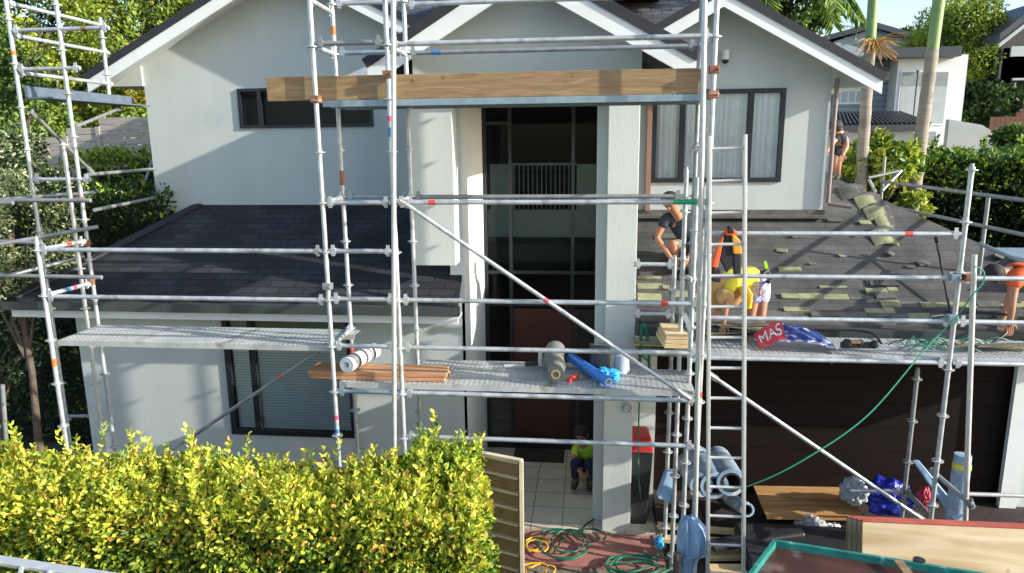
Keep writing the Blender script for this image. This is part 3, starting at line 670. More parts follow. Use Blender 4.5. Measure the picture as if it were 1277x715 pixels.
# ---- right scaffold in front of the garage
Yg, Yh = 7.3, 8.0
sc3 = thing('scaffold', (3, Yg, 0), 'low galvanised edge scaffold in front of the garage and the stripped roof', 'scaffold', 'scaffolds round the house')
xE = standard(sc3, 1185, 440, Yg, P(1212,208,Y=Yg).z, 0, 401)
xK = standard(sc3, 863, 380, 7.2, P(867,225,Y=7.2).z, 0, 522)
x0_ = standard(sc3, 838, 420, 8.1, P(841,322,Y=8.1).z, 0, 514.7)
xS = standard(sc3, 1138, 520, Yh, P(1146,462,Y=Yh).z, 0, 525, m='galv2')
xL_ = P(884, 300, Y=Yg).x
for (ya, yb_, xb) in ((291.5,292,0),(344,347.5,0),(397,401,1),(446.5,453,1)):
    z = (P(890,ya,Y=Yg).z+P(1195,yb_-.1,Y=Yg).z)/2
    tl(sc3, (xK,Yg,z), (xE-.03,Yg,z), tapes=((.02,'pinktape',.05),) if ya == 344 else (((.81,'redtape',.07),) if ya < 300 else ()))
    if xb or ya == 344: tl(sc3, (xE+.03,Yg,z), (P(1330,yb_,Y=Yg).x,Yg,z))
zd = (P(890,446.5,Y=Yg).z+P(1195,453,Y=Yg).z)/2
for x in (xK+.02, xE, P(1040,450,Y=Yg).x): tl(sc3, (x,Yg+.03,zd), (x,Yh,zd), 'transom')
for yy in (360, 418, 430): 
    z = P(890, yy, Y=Yg).z; 
for x, yy in ((x0_, 330), (x0_, 392)):
    z = P(838, yy, Y=8.1).z; tl(sc3, (P(790,yy,Y=8.1).x,8.1,z), (x,8.1,z))
brace(sc3, (885,467), (1150,648), Yg-.05, Yg-.05)
tl(sc3, P(1060,612,Y=Yh), P(1125,613,Y=Yh), heads=(0,1)); tl(sc3, P(1130,612,Y=Yh), P(1162,645,Y=Yg), 'transom', m='galv2')
tl(sc3, P(1160,585,Y=Yg+.1), P(1215,633,Y=6.95), 'transom', m='galv2'); tl(sc3, P(1195,616,Y=Yh), P(1330,620,Y=Yh), m='alu', heads=(0,0))
p = P(1215, 318, Y=7.15); q = P(1216, 650, Y=7.0); MB().tube(p, (q.x,q.y,0), .025, 12).build('raking_tube', 'alu', sc3, True)
coupler(sc3, P(1208,346,Y=Yg-.05)); coupler(sc3, P(1187,397,Y=Yg-.03), 'galvblue'); coupler(sc3, P(1190,346,Y=Yg-.03), 'galvblue')
# ---- edge rails on the far right side
sc4 = thing('scaffold', (5.3, 10, 0), 'dull grey two rail edge scaffold along the far right side of the stripped roof', 'scaffold', 'scaffolds round the house')
xs_ = P(1277, 250, Y=8.6).x
z1_ = P(1277, 250, Y=8.6).z; z2_ = P(1277, 292, Y=8.6).z
def YatX(px, x): return P(px, 250, X=x).y
ya_ = YatX(1097, xs_)
tl(sc4, (xs_,ya_,z1_), (xs_,8.0,z1_), m='galv2', heads=(1,0)); tl(sc4, (xs_,ya_,z2_), (xs_,8.0,z2_), m='galv2', heads=(1,0))
for px, y0, y1 in ((1230,243,305),(1097,195,238)):
    yy = YatX(px, xs_); a = P(px, y0, X=xs_); b = P(px, y1, X=xs_); raw_std(sc4, xs_+.02, yy, 0, a.z, 'galv2', z1_)
tl(sc4, P(1083,222,Y=12.5), P(1124,213,Y=12.6), 'brace', m='galv2', heads=(0,0)); tl(sc4, P(1100,238,Y=12.4), P(1124,213,Y=12.6), 'brace', m='galv', heads=(0,0)); tl(sc4, P(1084,225,Y=12.4), P(1092,240,Y=12.2), 'brace', m='galv', heads=(0,0))
tl(sc4, P(1222,304,X=xs_-.1), P(1290,334,X=xs_-.1), 'ledger', m='galvblue', heads=(0,0))
z3_ = P(1233,308,X=xs_).z
z3_ = P(1240,309,Y=10.4).z
MB().box(e2.x+.12, e2.x+1.6, 8.8, 10.4, z3_-.05, z3_).build('platform', 'galvblue', sc4)
# ---------------------------------------------------------------- planks
def steel_plank(x0, x1, y0, y1, z, label, group=None, m='plank'):
    mb = MB(); mb.box(x0, x1, y0, y1, z-.006, z); mb.box(x0, x1, y0, y0+.004, z-.06, z-.006); mb.box(x0, x1, y1-.004, y1, z-.06, z-.006)
    n = int((x1-x0)/.055)
    for i in range(n):
        xa = x0+.03+i*(x1-x0-.06)/n
        for j in range(4):
            yy = y0+(y1-y0)*(j+.5)/4; mb.box(xa, xa+.026, yy-.014, yy+.014, z, z+.004)
    o = mb.build('scaffold_plank', [m], None); tag(o, label, 'scaffold plank', group)
    for s, xx in ((-1,x0),(1,x1)):
        MB().bar((xx,y0+.01,z-.03),(xx,y1-.01,z-.03),.02,.05).build('end_hook', 'galv2', o) if False else None
    return o
zl = P(70, 427, Y=Yf).z+.0; yA = [Yf+.04, Yf+.27, Yf+.5]
pos = ('nearest the hedge', 'in the middle', 'nearest the wall')
for i, y in enumerate(yA): steel_plank(xA0+.04, xC-.04+(.12 if i == 2 else 0), y, y+.215, zl+.01, 'pale perforated steel plank in the left bay before the blinds window, '+('front one' if i==0 else 'middle one' if i==1 else 'rear one'), 'planks of the left deck')
zm_ = zF(640, 489)+.045
for i in range(3): steel_plank(xC+.04 if i == 0 else xD+.05, xG-.04, Yf+.04+.235*i, Yf+.04+.235*i+.22, zm_, 'grey perforated steel plank of the middle deck below the entry glass, '+('front one' if i==0 else 'second from the front' if i==1 else 'third from the front'), 'planks of the middle deck')
steel_plank(P(527,450,Y=7.75).x, P(800,450,Y=7.75).x, 7.68, 7.92, P(600,458,Y=7.68).z, 'rearmost perforated steel plank of the middle deck, set slightly higher', 'planks of the middle deck')
zt_ = zF(640, 124)+.02
for i in range(3): steel_plank(xC+.05, xD-.03, Yf+.04+.235*i, Yf+.04+.235*i+.22, zt_, 'bluish steel plank of the top deck between the two left standards, '+('front one','middle one','rear one')[i], 'planks of the top deck', 'galvblue')
for i in range(3): steel_plank(xD+.04, xG-.05, Yf+.04+.235*i, Yf+.04+.235*i+.22, zt_, 'long steel plank of the top deck under the timber toe board, '+('front one','middle one','rear one')[i], 'planks of the top deck', 'galvblue')
for i in range(3): steel_plank(xK+.05, P(1330,447,Y=Yg).x, Yg+.04+.235*i, Yg+.26+.235*i, zd+.045, 'steel plank of the right deck above the garage door, '+('front one','middle one','rear one')[i], 'planks of the right deck')
# timber toe board on edge
a = P(333, 94, Y=6.99); b = P(333, 121, Y=6.99); c = P(880, 87.5, Y=6.99)
zt0 = (a.z+c.z)/2
tag(MB().box(a.x, c.x, 6.955, 7.0, zt_+.005, zt_+.235).build('timber_board', 'pine', None, bevel=.004), 'long honey coloured timber board standing on edge along the top deck', 'timber board')
# stack of orange timber on middle deck
for i in range(6):
    r_, c_ = divmod(i, 3); x0 = P(392,470,Y=7.1).x+random.uniform(-.03,.04); x1 = P(560,470,Y=7.1).x+random.uniform(-.04,.02)
    tag(MB().box(x0, x1, 7.0+c_*.105, 7.0+c_*.105+.09, zm_+.008+r_*.047, zm_+.008+r_*.047+.042).build('timber_length', 'treated', None, bevel=.003), 'orange brown timber in the %s layer of the middle deck pile, %s' % (('lower','upper')[r_], ('front one','middle one','rear one')[c_]), 'timber', 'timber lengths piled on the middle deck')
# ladders
def ladder(root, a0, a1, b0, b1, n, w, m='alu'):
    """stiles a0->a1 and b0->b1 (world), n rungs"""
    for p, q in ((a0,a1),(b0,b1)): MB().bar(p, q, .028, .07, (0,1,0)).build('stile', m, root, bevel=.004)
    for i in range(n):
        f = (i+.6)/n; MB().tube(Vector(a0).lerp(a1,f), Vector(b0).lerp(b1,f), .015, 10).build('rung', m, root, True)
Yt, Ybt = 7.0, 6.35
t0, t1 = P(885,168,Y=Yt), P(928,168,Y=Yt)
b0_, b1_ = P(882.5,725,Y=Ybt), P(927.5,725,Y=Ybt)
lz = 0.03
def ext(t, b, z): f = (z-t.z)/(b.z-t.z); return t+(b-t)*f
t0, t1 = P(885,170,Y=6.80), P(929,168,Y=6.80); b0_, b1_ = P(882.5,715,Y=6.42), P(927,715,Y=6.42)
A0, B0 = ext(t0,b0_,lz), ext(t1,b1_,lz)
ld = thing('ladder', (A0.x, A0.y, 0), 'upright aluminium ladder leaning on the scaffold between the entry and the garage', 'ladder')
ladder(ld, A0, t0, B0, t1, 17, .4)
# horizontal ladder at lower left corner
ld2 = thing('ladder', (-3.5, 4.3, 2), 'aluminium ladder lying level in front of the hedge at the lower left corner', 'ladder')
za = 2.35
ladder(ld2, P(-60,690,Z=za), P(150,722,Z=za), P(-60,735,Z=za), P(130,760,Z=za), 6, .4)
# ================================================================= OBJECTS
def roll(name, a, b, r, mt, label, cat, group=None, core=None, ri=.45):
    mb = MB(); mb.pipe(a, b, r, r*ri, 18); o = mb.build(name, mt, None, True); tag(o, label, cat, group)
    t = (Vector(b)-Vector(a)).normalized()
    MB().pipe(Vector(a)-t*.004, Vector(b)+t*.004, r*ri+.001, r*ri*.8, 14).build('core_tube', core or 'pineend', o, True)
    return o
M['whitewrap'] = mat('white_roll', (.72,.74,.76), .6, var=.25, scale=5, stretch=(1,1,5), dirt=((.16,.18,.22), 4, .6))
M['greymem'] = mat('grey_membrane', (.17,.17,.15), .7, var=.2); M['blueroll'] = mat('blue_film', (.02,.19,.62), .35, var=.15)
M['ltblue'] = mat('cyan_film', (.05,.42,.75), .3, var=.2); M['underwrap'] = mat('pale_blue_wrap', (.26,.35,.45), .5, var=.35, scale=6, dirt=((.66,.70,.73), 7, .58))
M['navy'] = mat('navy_wrap', (.03,.05,.22), .4, var=.4, scale=7, dirt=((.72,.74,.86), 9, .52)); M['redwrap'] = mat('red_wrap', (.62,.04,.08), .4)
M['paleb'] = mat('pale_blue_cloth', (.30,.44,.62), .8, var=.2, scale=4); M['greycl'] = mat('grey_cloth', (.40,.44,.47), .85, var=.2, scale=4)
M['ryl'] = mat('royal_blue_tarp', (.02,.03,.38), .4, var=.25); M['whitecl'] = mat('white_paper', (.8,.8,.8), .7)
M['dkplas'] = mat('dark_plastic', (.03,.032,.035), .4, var=.2, scale=4)
yl = zm_
wr_ = roll('membrane_roll', (P(436,478,Y=7.0).x, 6.94, zm_+.19), (P(468,455,Y=7.5).x, 7.5, zm_+.19), .085, 'whitewrap', 'white and grey wrapped roll lying on the orange timber pile', 'roll', core='whitewrap', ri=.5)
for f in (.25,.5,.78):
    p_ = Vector((P(436,478,Y=7.0).x, 6.94, zm_+.19)); q_ = Vector((P(468,455,Y=7.5).x, 7.5, zm_+.19)); c_ = p_.lerp(q_, f); t_ = (q_-p_).normalized()*.02
    MB().tube(c_-t_, c_+t_, .0865, 18, cap=False).build('printed_band','gutter',wr_,True)
# dark grey roll, bent over on itself
mb = MB(); pts = [P(693,435,Y=7.75), P(690,455,Y=7.55), P(694,470,Y=7.3), P(693,481,Y=7.05)]
pts = [Vector((p.x,p.y,max(p.z,yl+.11))) for p in pts]; mb.path(pts, [.11,.12,.1,.085], 14); o = mb.build('membrane_roll', 'greymem', None, True); tag(o, 'floppy dark grey roofing membrane roll standing on the middle deck', 'roll')
MB().pipe(pts[-1]+Vector((0,-.02,0)), pts[-1]+Vector((0,.02,0)), .05, .035).build('core_tube', 'pineend', o, True)
a = P(712,450,Y=7.7); b = P(759,492,Y=6.95)
roll('plastic_roll', (b.x,b.y,yl+.07), (a.x,a.y,yl+.09), .055, 'blueroll', 'bright blue plastic roll lying across the middle deck', 'roll', core='whitewrap', ri=.7)
def cloth(name, c, size, mt, label, cat, seed=0, amp=.3, sub=5, group=None):
    bm = bmesh.new(); bmesh.ops.create_icosphere(bm, subdivisions=sub, radius=1)
    for v in bm.verts:
        n_ = noise.fractal(v.co*2.2+Vector((seed*7.1,0,0)), 1, 2, 4)
        rdg = abs(noise.noise(v.co*2.5+Vector((0,seed*3.3,0))))*1.3+abs(noise.noise(v.co*5.5+Vector((seed,0,0))))*.8+abs(noise.noise(v.co*11+Vector((seed,3,0))))*.4
        v.co *= 1+amp*n_-amp*.7*rdg
        v.co = Vector((v.co.x*size[0], v.co.y*size[1], max(v.co.z, -.75)*size[2]))+Vector(c)
    me = bpy.data.meshes.new(name); bm.to_mesh(me); bm.free(); me.polygons.foreach_set('use_smooth', [True]*len(me.polygons))
    cc = Vector((c[0],c[1],c[2]-size[2]*.75))
    for v in me.vertices: v.co -= cc
    me.materials.append(M[mt]); o = bpy.data.objects.new(name, me); C.objects.link(o); o.location = cc
    return tag(o, label, cat, group)
c = P(756,478,Y=7.25); cloth('plastic_sheet', (c.x,c.y,yl+.05), (.16,.18,.06), 'ltblue', 'crumpled light blue plastic film beside the blue roll', 'plastic sheet', 3)
# dark tub and grey jug on the deck
c = P(748,460,Y=7.62)
o = MB().box(c.x-.11,c.x+.11,7.45,7.68,yl+.004,yl+.26).build('bucket','dkplas',None,bevel=.02); tag(o,'square black bucket on the middle deck behind the blue roll','bucket'); MB().path([(c.x-.1,7.56,yl+.25),(c.x-.06,7.5,yl+.31),(c.x+.06,7.5,yl+.31),(c.x+.1,7.56,yl+.25)],.006).build('handle','galv2',o,True)
MB().box(c.x-.118,c.x+.118,7.442,7.688,yl+.255,yl+.27).build('rim','dkplas',o)
c = P(775,462,Y=7.5); o = MB().tube((c.x,7.5,yl+.004),(c.x,7.5,yl+.2),.09,16,.075).build('jug','greycl',None,True); tag(o,'grey round jug on the middle deck beside the black bucket','jug'); MB().tube((c.x,7.5,yl+.2),(c.x,7.5,yl+.235),.04,12).build('cap','whitecl',o,True)
c = P(668,458,Y=7.6); o = MB().bar((c.x-.12,7.55,yl+.05),(c.x+.08,7.6,yl+.05),.05,.05).build('nail_gun','dkplas',None,bevel=.01); tag(o,'small dark power tool lying on the middle deck left of the grey roll','power tool'); MB().bar((c.x-.35,7.5,yl+.04),(c.x-.11,7.55,yl+.04),.03,.03).build('barrel','alu',o,bevel=.004); MB().bar((c.x+.05,7.58,yl+.02),(c.x+.06,7.58,yl+.2),.035,.05).build('handle','alu',o,bevel=.008)
c = P(715,474,Y=7.15); o = MB().bar((c.x-.05,7.1,yl+.03),(c.x+.04,7.25,yl+.03),.05,.05).build('tape_measure','redtape',None,bevel=.01); tag(o,'small red tool on the middle deck between the grey and blue rolls','tool')
# timber box bundle and old shingle pile behind column
c0, c1 = P(826,472,Y=7.6), P(853,470,Y=7.6); zc = zd+.06
for i in range(3):
    o = MB().prism([(P(818+i*2,455,Y=7.85).x,7.95,zc+.0+i*.05),(P(846,455,Y=7.85).x,7.95,zc+i*.05),(P(856,472,Y=7.5).x,7.42,zc+i*.05),(P(826+i,472,Y=7.5).x,7.42,zc+i*.05)],(0,0,.045)).build('timber_offcut','pineend',None,bevel=.003)
    tag(o,'pale pine board stacked between the column and the ladder, %s of three' % ('lowest','middle','topmost')[i],'timber','pine boards behind the column')
c = P(826,432,Y=8.1)
for i in range(5):
    z = P(826,442-i*4,Y=8.05).z; x = c.x+random.uniform(-.06,.06)
    o = MB().box(x-.28,x+.3,7.95+random.uniform(-.03,.03),8.2,z,z+.02).build('timber_offcut','pineend' if i%2 else 'oldshingle',None); o.rotation_euler.z = random.uniform(-.12,.12)
    tag(o,'weathered offcut in the loose heap by the gutter right of the column, %s layer' % ('bottom','second','third','fourth','top')[i],'offcut','offcuts heaped by the gutter')
for i in range(9):
    px = 895+(i*37)%45-6; py = 442-i*3.2; q = P(px,py,Y=7.85); q.z = max(q.z, zd+.06)
    o = MB().box(-.3,.3,-.1,.1,0,.012).build('old_shingle','oldshingle2' if i%3 else 'oldshingle',None); o.location = (q.x, 7.85+random.uniform(-.05,.1), zd+.07+i*.022); o.rotation_euler = (random.uniform(-.06,.06), random.uniform(-.08,.08), random.uniform(-.3,.3))
    tag(o,'torn olive shingle in the pile behind the ladder on the right deck','shingle','torn shingles piled behind the ladder')
# green hose reel stand next to column
def catm(pts, n=10):
    pts = [Vector(p) for p in pts]; out = []; p = [pts[0]]+pts+[pts[-1]]
    for i in range(1, len(p)-2):
        for k in range(n):
            t = k/n; a,b,c,d = p[i-1],p[i],p[i+1],p[i+2]
            out.append(.5*((2*b)+(c-a)*t+(2*a-5*b+4*c-d)*t*t+(3*b-a-3*c+d)*t**3))
    return out+[pts[-1]]
o = MB().path(catm([P(797,470,Y=8.0),P(799,425,Y=8.0),P(802,405,Y=8.0),P(808,425,Y=8.0),P(810,470,Y=8.0)]), .02).path([P(797,440,Y=8.0),P(810,452,Y=8.0)],.012).build('hose_stand','hose',None,True); tag(o,'green tubular hose stand just right of the column at deck level','hose stand')
# yellow/green coiled hoses on the ground
def gp(px, py, z=.1): return P(px, py, Z=z)
def coil(name, cx, cy, rx, ry, turns, seed, mt, r, label, z=.12):
    g_ = random.Random(seed); pts = []
    n = int(turns*14)
    for i in range(n):
        t = i/14*2*math.pi; f = 1+.28*math.sin(i*.21+seed)+.15*math.sin(i*.53); cx += g_.uniform(-1.6,1.6); cy += g_.uniform(-.6,.6)
        q = gp(cx+rx*f*math.cos(t)+g_.uniform(-1,1)+i*.12, cy+ry*f*math.sin(t)+g_.uniform(-1,1), z+.02*(i%14)/14); pts.append(q)
    return tag(MB().path(catm(pts,4), r, 8).build(name, mt, None, True), label, 'hose')
coil('garden_hose', 705, 676, 24, 16, 3, 1, 'hose', .011, 'green hose looped over the red pavers below the column')
coil('garden_hose', 785, 706, 34, 11, 4, 2, 'hose', .012, 'thick tangle of green hose right of the pavers at the bottom edge')
coil('air_hose', 662, 680, 12, 8, 2, 3, 'yhose', .010, 'yellow air hose loop beside the slatted gate on the pavers')
coil('air_hose', 668, 712, 18, 7, 2, 4, 'yhose', .010, 'yellow air hose loop at the very bottom beside the slatted gate')
pts = [P(797,502,Y=7.7),P(796,560,Y=7.7),P(797,600,Y=7.75),gp(803,635),gp(822,665),gp(822,690),gp(800,700)]
tag(MB().path(catm(pts), .009, 8).build('garden_hose','hose',None,True),'thin green hose hanging down beside the column','hose')
pts = [gp(754,640),gp(730,655),gp(728,668),gp(745,675),gp(756,668),gp(740,660),gp(710,665),gp(690,690)]
tag(MB().path(catm(pts), .011, 8).build('garden_hose', mat('dark_green_hose',(.02,.07,.04),.4),None,True),'dark green hose curling from behind the column foot over the porch tiles','hose')
# green rope on right scaffold
pts = [P(1213,331,Y=7.1),P(1226,338,Y=7.1),P(1226,352,Y=7.1),P(1213,368,Y=7.1),P(1190,398,Y=7.2),P(1150,440,Y=7.1),P(1080,520,Y=6.9),P(1000,575,Y=6.8),P(940,604,Y=6.85),P(905,612,Y=7.0)]
tag(MB().path(catm(pts,8), .007, 6).build('rope','rope',None,True),'green rope slung from the right standard down to the ladder','rope')
# netting heap on deck
g_ = random.Random(5)
mbn = MB()
for i in range(26):
    a = P(1130+g_.uniform(0,90), 445-g_.uniform(0,18), Y=7.5+g_.uniform(0,.3)); b = a+Vector((g_.uniform(-.4,.4),g_.uniform(-.05,.1),g_.uniform(-.05,.05))); a.z=max(a.z,zd+.06); b.z=max(b.z,zd+.06); m_=(a+b)/2+Vector((0,0,.06)); mbn.path(catm([a,m_,b],5),.006,5)
tag(mbn.build('netting','hose',None,True),'loose tangle of green netting line on the right deck by the gutter','netting')
for i,(x0,y0,x1,y1) in enumerate(((1195,436,1277,440),(1200,443,1277,433),(1190,450,1260,442),(1215,440,1290,446))):
    a = P(x0,y0,Y=7.8-i*.1); b = P(x1,y1,Y=7.6); a.z=max(a.z,zd+.07+i*.02); b.z=max(b.z,zd+.07+i*.02)
    tag(MB().bar(a,b,.07,.02).build('batten',('oldshingle','pineend','slat','oldshingle2')[i],None),'%s batten lying on the right deck near the orange shirted worker' % ('olive','pale pine','brown','grey')[i],'batten','battens on the right deck')
# patterned wrap bag lying on the right deck, red end with lettering
a = P(948,440,Y=7.45); b = P(1045,440,Y=7.45); zz = zd+.06
bag = thing('shingle_wrap', (P(1000,440,Y=7.5).x, 7.5, zz), 'crumpled red, white and blue wrapping with pale lettering on the right deck', 'wrapping')
def sheetgrid(x0, x1, y0, y1, zf, n, m_, th=.012):
    vs = []
    for i in range(n+1):
        for j in range(m_+1):
            x = x0+(x1-x0)*i/n; y = y0+(y1-y0)*j/m_; vs.append((x, y, zf(i/n, j/m_)))
    fs = [(i*(m_+1)+j,(i+1)*(m_+1)+j,(i+1)*(m_+1)+j+1,i*(m_+1)+j+1) for i in range(n) for j in range(m_)]
    return vs, fs
xa, xm, xb = P(946,440,Y=7.4).x, P(978,440,Y=7.4).x, P(1047,440,Y=7.4).x
arch = lambda u, v: zz+.02+.19*math.sin(math.pi*min(1,(u*.75+.25)))**.8*(.55+.45*v)+.012*math.sin(u*23+v*9)
vs, fs = sheetgrid(xm, xb, 7.36, 7.72, lambda u, v: arch(.15+u*.85, v), 40, 12); MB().add(vs, fs).build('wrap_blue', 'navy', bag, True)
redf = lambda u, v: zz+.03+.12*u+.16*v*(.5+.5*u)+.008*math.sin(u*11+v*5)
vs, fs = sheetgrid(xa, xm, 7.36, 7.66, redf, 12, 12); MB().add(vs, fs).build('wrap_red', 'redwrap', bag, True)
tc = bpy.data.curves.new('lettering', 'FONT'); tc.body = 'MAS'; tc.size = .17; tc.extrude = .003; tc.materials.append(M['whitecl'])
to = bpy.data.objects.new('lettering', tc); C.objects.link(to)
dg = bpy.context.evaluated_depsgraph_get(); tm_ = bpy.data.meshes.new_from_object(to.evaluated_get(dg)); bpy.data.objects.remove(to)
to = bpy.data.objects.new('lettering', tm_); C.objects.link(to); to.parent = bag
wx_ = max(v.co.x for v in tm_.vertices)
for v in tm_.vertices:
    u = .08+.84*v.co.x/wx_; w_ = .25+.55*v.co.y/.13; hgt = v.co.z
    q = Vector((xa+(xm-xa)*u, 7.36+.3*w_, redf(u, w_)+.006+hgt)); v.co = q-parent_origin(bag)
# black tools at end of the bag
ct = P(1068,437,Y=7.5)
o = MB().bar((ct.x-.16,7.5,zz+.05),(ct.x+.18,7.52,zz+.05),.05,.06).ball((ct.x-.1,7.5,zz+.07),.05).ball((ct.x+.17,7.5,zz+.06),.045).ball((ct.x+.03,7.5,zz+.075),.04).build('nail_gun','rubber',None,True); tag(o,'black nail gun lying at the right end of the red and blue wrapping','power tool')
MB().bar((ct.x-.08,7.46,zz+.1),(ct.x+.02,7.46,zz+.1),.05,.03).build('nail_strip','treated',o,bevel=.004)
# shovel / crowbar on the roof
a = RF(1157,322)+nR*.35; b = RF(1184,393)+nR*.03
o = MB().path([a, a.lerp(b,.5), b], .014, 8).build('shovel','rubber',None,True); tag(o,'long black handled roofing shovel propped on the stripped roof','shovel'); MB().tube(a-(b-a).normalized()*.03, a+(b-a).normalized()*.13, .024, 10).build('grip','rubber',o,True)
MB().bar(b-(b-a).normalized()*.02,b+(b-a).normalized()*.1,.12,.015).build('blade','darkmetal',o)
o = MB().path([RF(1083,350)+nR*.02,RF(1085,358)+nR*.02,RF(1122,358)+nR*.02],.012,6).build('crowbar','rubber',None,True); tag(o,'thin black bent crowbar lying flat on the stripped roof','crowbar')
# bundles of loose shingles down the hip
for i,(px,py,s) in enumerate(((1062,245,1.),(1083,256,1.),(1095,270,1.),(1102,280,.6),(1102,300,.95))):
    q = RF(px,py); root = thing('shingle_bundle', q, ('dark','long grey','olive edged','small flat','lowest olive')[i]+' bundle of lifted shingles slumped near the hip of the stripped roof', 'shingle bundle', 'bundles of lifted shingles near the hip')
    for k in range(3):
        bm_ = MB(); n = 8; vs = []
        for a_ in range(n+1):
            for b_ in range(2):
                u = a_/n-.5; vs.append(q+Vector((u*.34*s+.03*k, (b_-.5)*.26+k*.05, 0))+Vector((0,0,.01+.02*k+.06*math.cos(u*2.6)*s+(b_-.5)*.34*sl_r)))
        bm_.add(vs,[(a_*2,a_*2+2,a_*2+3,a_*2+1) for a_ in range(n)]); base=[tuple(Vector(v)-Vector((0,0,.02))) for v in vs]
        bm_.add(base,[(a_*2,a_*2+1,a_*2+3,a_*2+2) for a_ in range(n)]); 
        off = 0
        for a_ in range(n): bm_.f.append((a_*2, a_*2+18, a_*2+2+18, a_*2+2)); bm_.mi.append(0); bm_.f.append((a_*2+1, a_*2+3, a_*2+3+18, a_*2+1+18)); bm_.mi.append(0)
        bm_.build('shingle_layer', 'oldshingle' if k == 0 and i else ('oldshingle2' if k == 1 else 'underlay'), root)
for i,(px,py) in enumerate(((1078,279),(1040,276),(1110,318),(1050,320),(1150,330),(1245,322),(975,314),(1012,330),(1135,334),(1065,295),(990,296),(1122,345))):
    q = RF(px,py)+nR*.012; o = MB().box(-.09,.09,-.05,.05,0,.02).build('shingle_scrap','oldshingle2' if i%3 else 'oldshingle',None); o.location = q; o.rotation_euler = (math.atan(sl_r),0,random.uniform(-1,1)); o.scale = (random.uniform(.5,1.2),)*3
    tag(o,'small torn shingle scrap lying loose on the stripped roof','shingle scrap','shingle scraps scattered on the roof')
# black hoses on gutter
pts = [P(945,409,Y=8.2),P(1040,411,Y=8.2),P(1085,415,Y=8.1),P(1100,430,Y=7.8)]
tag(MB().path(catm(pts),.014,8).build('cable','rubber',None,True),'thick black cable lying along the gutter behind the wrapping','cable')
pts = [P(1160,395,Y=8.3),P(1210,390,Y=8.4),P(1262,395,Y=8.2),P(1255,415,Y=8.0),P(1225,436,Y=7.9)]
tag(MB().path(catm(pts),.014,8).build('cable','rubber',None,True),'black cable looping down from the roof below the orange shirted worker','cable')
# hi-vis jacket hanging on the right ledger
jk = thing('hi_vis_jacket', P(907,290,Y=Yg), 'orange and black work jacket hanging from the top right ledger', 'jacket')
M['hvo'] = mat('hi_vis_orange', (.85,.12,.03), .7, var=.1); M['hvb'] = mat('jacket_black', (.02,.02,.025), .85); M['amber'] = mat('amber_cloth', (.85,.35,.03), .7)
yj = Yg-.035
def flap(name, pts, mt, d=.05):
    mb = MB(); P2 = [P(*p, Y=yj) for p in pts]; mb.prism(P2, (0,-d,0)); mb.build(name, mt, jk, False, .012)
flap('jacket_back', [(903,290),(918,290),(920,318),(912,332),(905,340),(897,322)], 'hvb', .05)
flap('sleeve', [(902,292),(897,320),(893,334),(886,332),(894,305)], 'hvo', .06)
flap('sleeve', [(911,288),(922,300),(924,316),(913,316)], 'amber', .07)
flap('cuff', [(887,333),(898,335),(898,352),(887,350)], 'hvb', .05)
flap('cuff', [(913,317),(923,317),(923,345),(914,345)], 'hvb', .055)
flap('collar', [(901,288),(906,284),(912,284),(919,289),(917,293),(904,293)], 'hvo', .07); flap('hood', [(905,284),(909,281),(913,284),(914,290),(906,290)], 'hvb', .09)
# ---- lower right material heap
def mk(o, l, c, g_=None): return tag(o, l, c, g_)
zp = .42
A,B,Cc,D = P(934,593,Z=zp),P(1046,595,Z=zp+.03),P(1080,648,Z=zp),P(957,646,Z=zp-.03)
mk(MB().prism([A,B,Cc,D],(0,0,-.018)).build('plywood_sheet','plyb',None),'brown grained plywood sheet lying on the heap before the garage','plywood sheet')
mk(MB().box(P(915,650,Z=.35).x,P(1085,650,Z=.35).x,7.3,8.2,.062,.36).build('pallet_stack','dkplas',None,bevel=.03),'dark wrapped stack under the brown plywood sheet','stack')
for i,(p,q,w_,z_) in enumerate((((820,655),(1062,676),.09,.2),((826,672),(1065,684),.12,.14),((880,692),(985,690),.2,.16),((885,712),(930,712),.2,.2))):
    a = P(*p,Z=z_); b = P(*q,Z=z_); mk(MB().bar(a,b,w_,.05).build('timber_length','pineend',None,bevel=.004),('long pale timber under the brown plywood at ground level','second pale timber just in front of the long one','short wide timber beside the ladder foot','shortest timber at the bottom edge by the ladder')[i],'timber','loose timbers on the ground')
mk(MB().bar(P(885,681,Z=.3),P(1000,664,Z=.36),.18,.09).build('black_roll','dkplas',None,bevel=.03),'flat black plastic wrap lying right of the ladder foot','plastic wrap')
